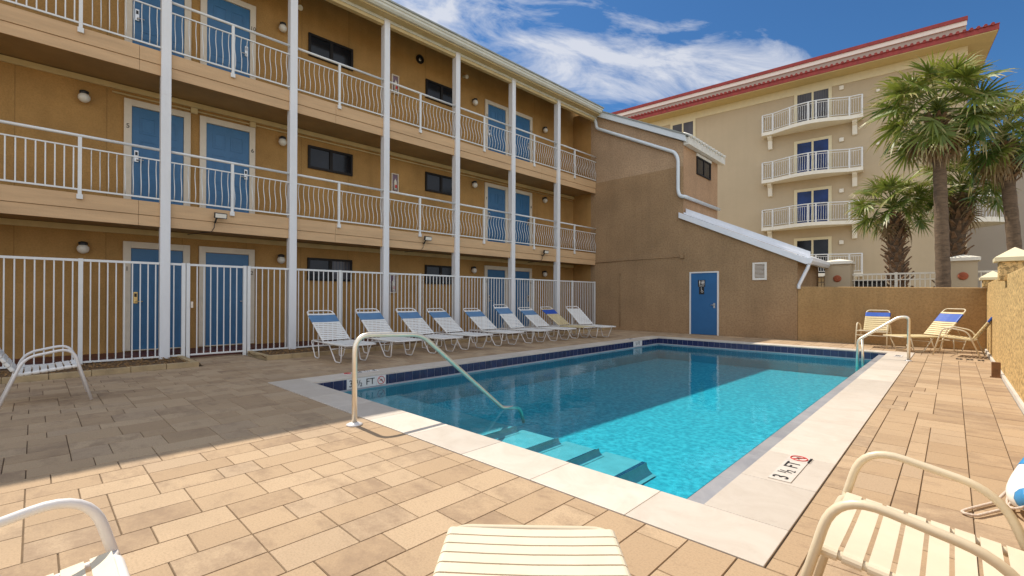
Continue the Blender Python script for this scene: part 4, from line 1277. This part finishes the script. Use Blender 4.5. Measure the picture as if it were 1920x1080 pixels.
def palm(name, label, base, top, crown_r, nleaf, r0, r1, boots, seed, lean=0.0, ndead=8, group='palms beyond the wall', tilt=(0, 0)):
    random.seed(seed)
    t = thing(name, label, 'palm tree', base, 0, group)
    T = Vector(top) - Vector(base)
    pts, rad = [], []
    n = 26
    for i in range(n + 1):
        q = i / n
        p_ = Vector((T.x * q ** 1.4, T.y * q, T.z * q)) + Vector((lean * math.sin(PI * q), 0, 0))
        pts.append(p_); rad.append((r0 + (r1 - r0) * q) * (1 + .035 * ((i % 2) * 2 - 1)) * (1.22 if q < .06 else 1))
    MB().tube(pts, rad, 14).build('trunk', MT['trunk'], t)
    def at(q):
        x = q * n; i = min(n - 1, int(x)); return pts[i].lerp(pts[i + 1], x - i), rad[i]
    bm_ = MB()
    nb = int(boots)
    for i in range(nb):
        if name == 'bushy_palm': q = .03 + .95 * i / nb
        else: q = .80 + .20 * i / nb
        p_, rr = at(q)
        a = i * 2.39996
        l_ = random.uniform(.16, .30) * (1.15 if name == 'bushy_palm' else .9)
        o_ = Vector((math.cos(a), math.sin(a), 0)); sd = Vector((-math.sin(a), math.cos(a), 0))
        e = random.uniform(.75, 1.15)
        d_ = o_ * math.cos(e) + Vector((0, 0, 1)) * math.sin(e)
        b0 = p_ + o_ * rr * .8; tip = b0 + d_ * l_ + o_ * .05
        w0, w1 = .075, .022
        nn = d_.cross(sd)
        q0 = len(bm_.v)
        for c_, w_ in ((b0, w0), (tip, w1)):
            for (sx, nz_) in ((-1, -1), (1, -1), (1, 1), (-1, 1)): bm_.v.append(tuple(c_ + sd * w_ * sx + nn * .018 * nz_))
        for fc in ((0, 1, 5, 4), (1, 2, 6, 5), (2, 3, 7, 6), (3, 0, 4, 7), (4, 5, 6, 7)): bm_.face(tuple(q0 + k for k in fc))
    bm_.build('leaf_bases', MT['boot'], t)
    cm = MB(); hub = T + Vector((0, 0, .05))
    for i in range(nleaf):
        u = (i + .5) / nleaf
        elev = R(82) - R(112 if name == 'tall_palm' else 98) * u ** .85 + random.uniform(-.12, .12)
        az = i * 2.39996 + random.uniform(-.25, .25)
        pl = crown_r * random.uniform(.50, .66) * (1.0 if u > .15 else .75)
        blade = crown_r * random.uniform(.46, .60)
        droop = .45 + .5 * u
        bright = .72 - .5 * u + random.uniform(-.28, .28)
        fan_leaf(cm, hub + Vector((0, 0, .30 * (1 - u))), az, elev, pl, blade, 22, droop, bright, twist=random.uniform(-.9, .9))
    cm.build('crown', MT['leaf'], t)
    dm = MB()
    for i in range(ndead):
        az = i * 2.39996 + 1; elev = R(random.uniform(-62, -28))
        fan_leaf(dm, hub + Vector((0, 0, -.15)), az, elev, crown_r * random.uniform(.34, .5), crown_r * random.uniform(.36, .5), 18, .8, random.uniform(.2, .9), True, random.uniform(-.4, .4))
    dm.build('dry_fronds', MT['deadleaf'], t)
    return t
palm('tall_palm', 'tallest palm with a long bare trunk, standing just beyond the low wall', (-.16, 17.1, -.04), (-.30, 17.2, 6.25), 1.50, 46, .17, .135, 60, 11, ndead=12)
palm('bushy_palm', 'short palm with a shaggy trunk behind the white fence, left of the tall palm', (-1.22, 19.4, -.04), (-1.40, 19.3, 4.0), 1.22, 36, .23, .18, 150, 5, ndead=5)
palm('bushy_palm', 'short palm with a shaggy trunk behind the right pier, right of the tall palm', (-.14, 20.2, -.04), (.22, 20.2, 4.55), 1.25, 36, .25, .22, 150, 9, ndead=4)
palm('tall_palm', 'slender tall palm at the right edge of the photo', (1.34, 18.6, -.04), (1.02, 18.6, 5.55), 1.30, 44, .15, .14, 40, 21, ndead=14)

# ------------------------------------------------------------------ neighbour's fence with piers
def npier(x, y, w_, z, label):
    t = thing('gate_pier', label, 'pier', (x, y, 0), 0, 'beige piers of the neighbouring fence')
    h_ = w_ / 2
    MB().box(-h_, h_, -h_, h_, -.04, z).build('pier_shaft', MT['condo'], t)
    m = MB(); e = h_ + .06; m.box(-e, e, -e, e, z + .001, z + .09)
    n = len(m.v); m.v += [(-e, -e, z + .091), (e, -e, z + .091), (e, e, z + .091), (-e, e, z + .091), (0, 0, z + .19)]
    for q in ((0, 1, 4), (1, 2, 4), (2, 3, 4), (3, 0, 4)): m.face(tuple(n + i for i in q))
    m.build('pier_cap', MT['white_render'], t)
    Mx = Matrix.Translation((0, -h_, 1.87)) @ Matrix.Rotation(PI / 2, 4, 'X')
    MB().lathe([(.11, .002), (.11, .02), (.075, .035), (.04, .028), (.01, .045)], 20, M=Mx).build('medallion', MT['terracotta'], t)
npier(-2.69, 18.35, .68, 2.34, 'beige pier with a terracotta medallion beside the low roof gutter')
npier(.215, 18.35, .58, 2.30, 'beige pier with a terracotta medallion right of the tall palm')
def nfence(x0, x1, y, zt, label, posts):
    t = thing('picket_railing', label, 'railing', (x0, y, 0), 0, 'white railings of the neighbouring garden')
    L_ = x1 - x0
    MB().box(0, L_, -.025, .025, zt - .05, zt).build('top_rail', MT['rail_cream'], t)
    MB().box(0, L_, -.018, .018, zt - .22, zt - .19).build('middle_rail', MT['rail_cream'], t)
    MB().box(0, L_, -.018, .018, .1, .14).build('bottom_rail', MT['rail_cream'], t)
    for p_ in posts: MB().box(p_ - x0 - .035, p_ - x0 + .035, -.035, .035, -.04, zt + .02).build('fence_post', MT['rail_cream'], t)
    n = round(L_ / .115); pk = None
    for i in range(n):
        if pk is None: pk = MB().box(-.011, .011, -.011, .011, .14, zt - .05).build('picket', MT['rail_cream'], t); ob = pk
        else: ob = copy_obj(pk, t)
        ob.location = ((i + .5) * L_ / n, 0, 0)
nfence(-2.34, -.08, 18.35, 2.02, 'white picket railing between the two beige piers', [-1.25])
nfence(.52, 2.4, 18.35, 2.02, 'white picket railing right of the right beige pier', [1.2])
nfence(-4.2, -3.05, 18.6, 1.98, 'white picket railing left of the left beige pier, under the gutter', [-3.12])

# ------------------------------------------------------------------ condominium (local x along the face, -y towards the pool)
cd_root = thing('condominium', 'large beige apartment block with red eaves and bowed white balconies', 'building', (-8.45, 31.4, 0), math.atan2(.0877, .9961))
MB().box(-30, 9.0, 0, 14, -.04, 13.855).build('wall', MT['condo'], cd_root)
MB().box(-30, 9.03, -.05, -.001, 13.40, 13.855).build('frieze', MT['condo_trim'], cd_root)
MB().box(-30, 9.95, -1.0, 14.9, 13.86, 13.90).build('soffit', MT['condo_soffit'], cd_root)
MB().box(-30, 9.98, -1.03, 14.95, 13.901, 14.14).build('roof_fascia', MT['redtile'], cd_root)
m = MB()
m.prism([(-1.06, 14.141), (-1.06, 14.18), (1.2, 14.6), (1.2, 14.5)], 'x', -30, 10.0)
m.prism([(14.95, 14.141), (14.95, 14.18), (1.2, 14.6), (1.2, 14.5)], 'x', -30, 10.0)
m.build('roof', MT['redtile'], cd_root)
m = MB()
x = -14.0
while x < 10.0:
    m.tube([(x, -1.12, 14.18), (x, .2, 14.42)], .07, 7); x += .24
m.build('roof_tiles', MT['redtile'], cd_root)
m = MB()
x = 9.0
while x < 10.0:
    m.tube([(x, .2, 14.44), (x, 1.2, 14.64)], .065, 7); x += .24
m.build('ridge_tile', MT['weathered'], cd_root)
MB().box(-30, 9.0, .25, 13, 14.2, 15.24).build('parapet', MT['condo_far'], cd_root)
MB().box(-30, 9.02, .18, .249, 15.0, 15.24).build('parapet_band', MT['white_render'], cd_root)
MB().box(-30, 9.05, .12, 13.05, 15.241, 15.43).build('parapet_coping', MT['redtile'], cd_root)
def bow(u, U=4.86, proj=1.0, d0=.55):
    """depth of the balcony front at u along its width"""
    q = u / U
    return d0 + proj * .62 * (math.sin(PI * min(1, max(0, (q - .10) / .80))) ** 1.25)
def balcony(z, U0=0.0):
    U = 4.86; n = 26
    fr = [(U0 + U * i / n, -bow(U * i / n)) for i in range(n + 1)]
    m = MB(); m.prism([(U0 - .04, .0)] + [(U0 - .04, fr[0][1] - .05)] + [(x, y - .06) for x, y in fr] + [(U0 + U + .04, fr[-1][1] - .05), (U0 + U + .04, 0)], 'z', z - .20, z)
    sl_ = m.build('balcony', MT['white_render'], cd_root)
    hi = [(U0, -.02, z + 1.05)] + [(x, y, z + 1.05) for x, y in fr] + [(U0 + U, -.02, z + 1.05)]
    MB().tube(hi, .035, 6).build('handrail', MT['rail'], sl_)
    r2_ = MB(); r2_.tube([(x, y, z + .93) for x, y in fr], .018, 5); r2_.tube([(x, y, z + .10) for x, y in fr], .018, 5); r2_.build('rail', MT['rail'], sl_)
    for k in (0, 3, 8, 13, 15, 18, 23, 26):
        x, y = fr[k]; MB().box(x - .035, x + .035, y - .035, y + .035, z, z + 1.03).build('railing_post', MT['rail'], sl_)
    bm_ = MB(); k = 44
    for i in range(k):
        u = U * (i + .5) / k; y = -bow(u); curved = .12 < u / U < .88
        pts = [(U0 + u, y - (.05 * math.sin(2 * PI * q / 4) if curved else 0), z + .1 + .83 * q / 4) for q in range(5)]
        bm_.tube(pts, .011, 4, caps=False)
    bm_.build('balusters', MT['rail'], sl_)
    for ux in (U0 + .35, U0 + 4.52):
        MB().prism([(-.001, z - .205), (-.45, z - .205), (-.42, z - .32), (-.22, z - .48), (-.13, z - .95), (-.001, z - .98)], 'x', ux - .11, ux + .11).build('bracket', MT['white_render'], sl_)
for z in (11.35, 8.45, 5.55, 2.65): balcony(z)
def glassdoor(u0, u1, z0, z1, mat, off=0):
    m = MB(); t = .07
    m.box(u0 - .16, u1 + .16, -.045, -.001, z1, z1 + .16); m.box(u0 - .16, u0, -.045, -.001, z0, z1); m.box(u1, u1 + .16, -.045, -.001, z0, z1)
    mid = (u0 + u1) / 2
    m.box(mid - .05, mid + .05, -.04, -.001, z0, z1)
    o = m.build('glass_door', MT['condo_trim'], cd_root)
    MB().box(u0, mid - .05, -.02, -.002, z0, z1).build('pane', mat, o); MB().box(mid + .05, u1, -.028, -.002, z0, z1).build('pane', mat, o)
for z, mt in ((11.37, 'glass_curtain'), (8.47, 'glass_blue'), (5.57, 'glass_blue'), (2.67, 'glass')): glassdoor(1.76, 3.30, z, z + 1.98, MT[mt])
glassdoor(-5.7, -4.3, 12.0, 13.28, MT['glass_curtain'])
for z in (13.2, 10.25, 7.35, 4.42):
    m = MB(); m.box(3.80, 4.02, -.10, -.001, z - .12, z + .12); m.build('lamp', MT['white_render'], cd_root, bevel=.04)
for z in (12.6, 9.7):
    m = MB(); m.box(5.45, 5.61, -.08, -.001, z - .08, z + .08); m.build('lamp', MT['white_render'], cd_root, bevel=.03)
# recessed right-hand part with a balcony on the return
MB().box(9.001, 26, 7.0, 14, -.04, 8.8).build('side_wing', MT['condo_far'], cd_root)
m = MB(); n = 14
arc = [(9.0 + 1.75 * math.sin(PI * i / n) ** .8, .6 + 3.6 * i / n) for i in range(n + 1)]
m.prism([(9.0, .6)] + arc[1:-1] + [(9.0, 4.2)], 'z', 5.15, 5.40)
sb = m.build('side_balcony', MT['white_render'], cd_root)
MB().tube([(x, y, 6.45) for x, y in arc], .04, 6).build('handrail', MT['rail'], sb)
m = MB()
for i in range(1, 40):
    a = PI * i / 40
    x, y = 9.0 + 1.72 * math.sin(a) ** .8, .6 + 3.6 * i / 40
    m.tube([(x, y, 5.4), (x, y, 6.45)], .013, 4, caps=False)
m.build('balusters', MT['rail'], sb)
# dark bin behind the railing
bn_ = thing('waste_bin', 'dark plastic bin behind the white railing, right of the left pier', 'bin', (-2.0, 19.3, 0))
m = MB(); m.prism([(-.36, -.04), (.36, -.04), (.40, 1.75), (-.40, 1.75)], 'y', -.3, .3); m.build('bin_body', MT['bin'], bn_, bevel=.03)
MB().box(-.43, .43, -.34, .34, 1.752, 1.85).build('bin_lid', MT['bin'], bn_, bevel=.03)
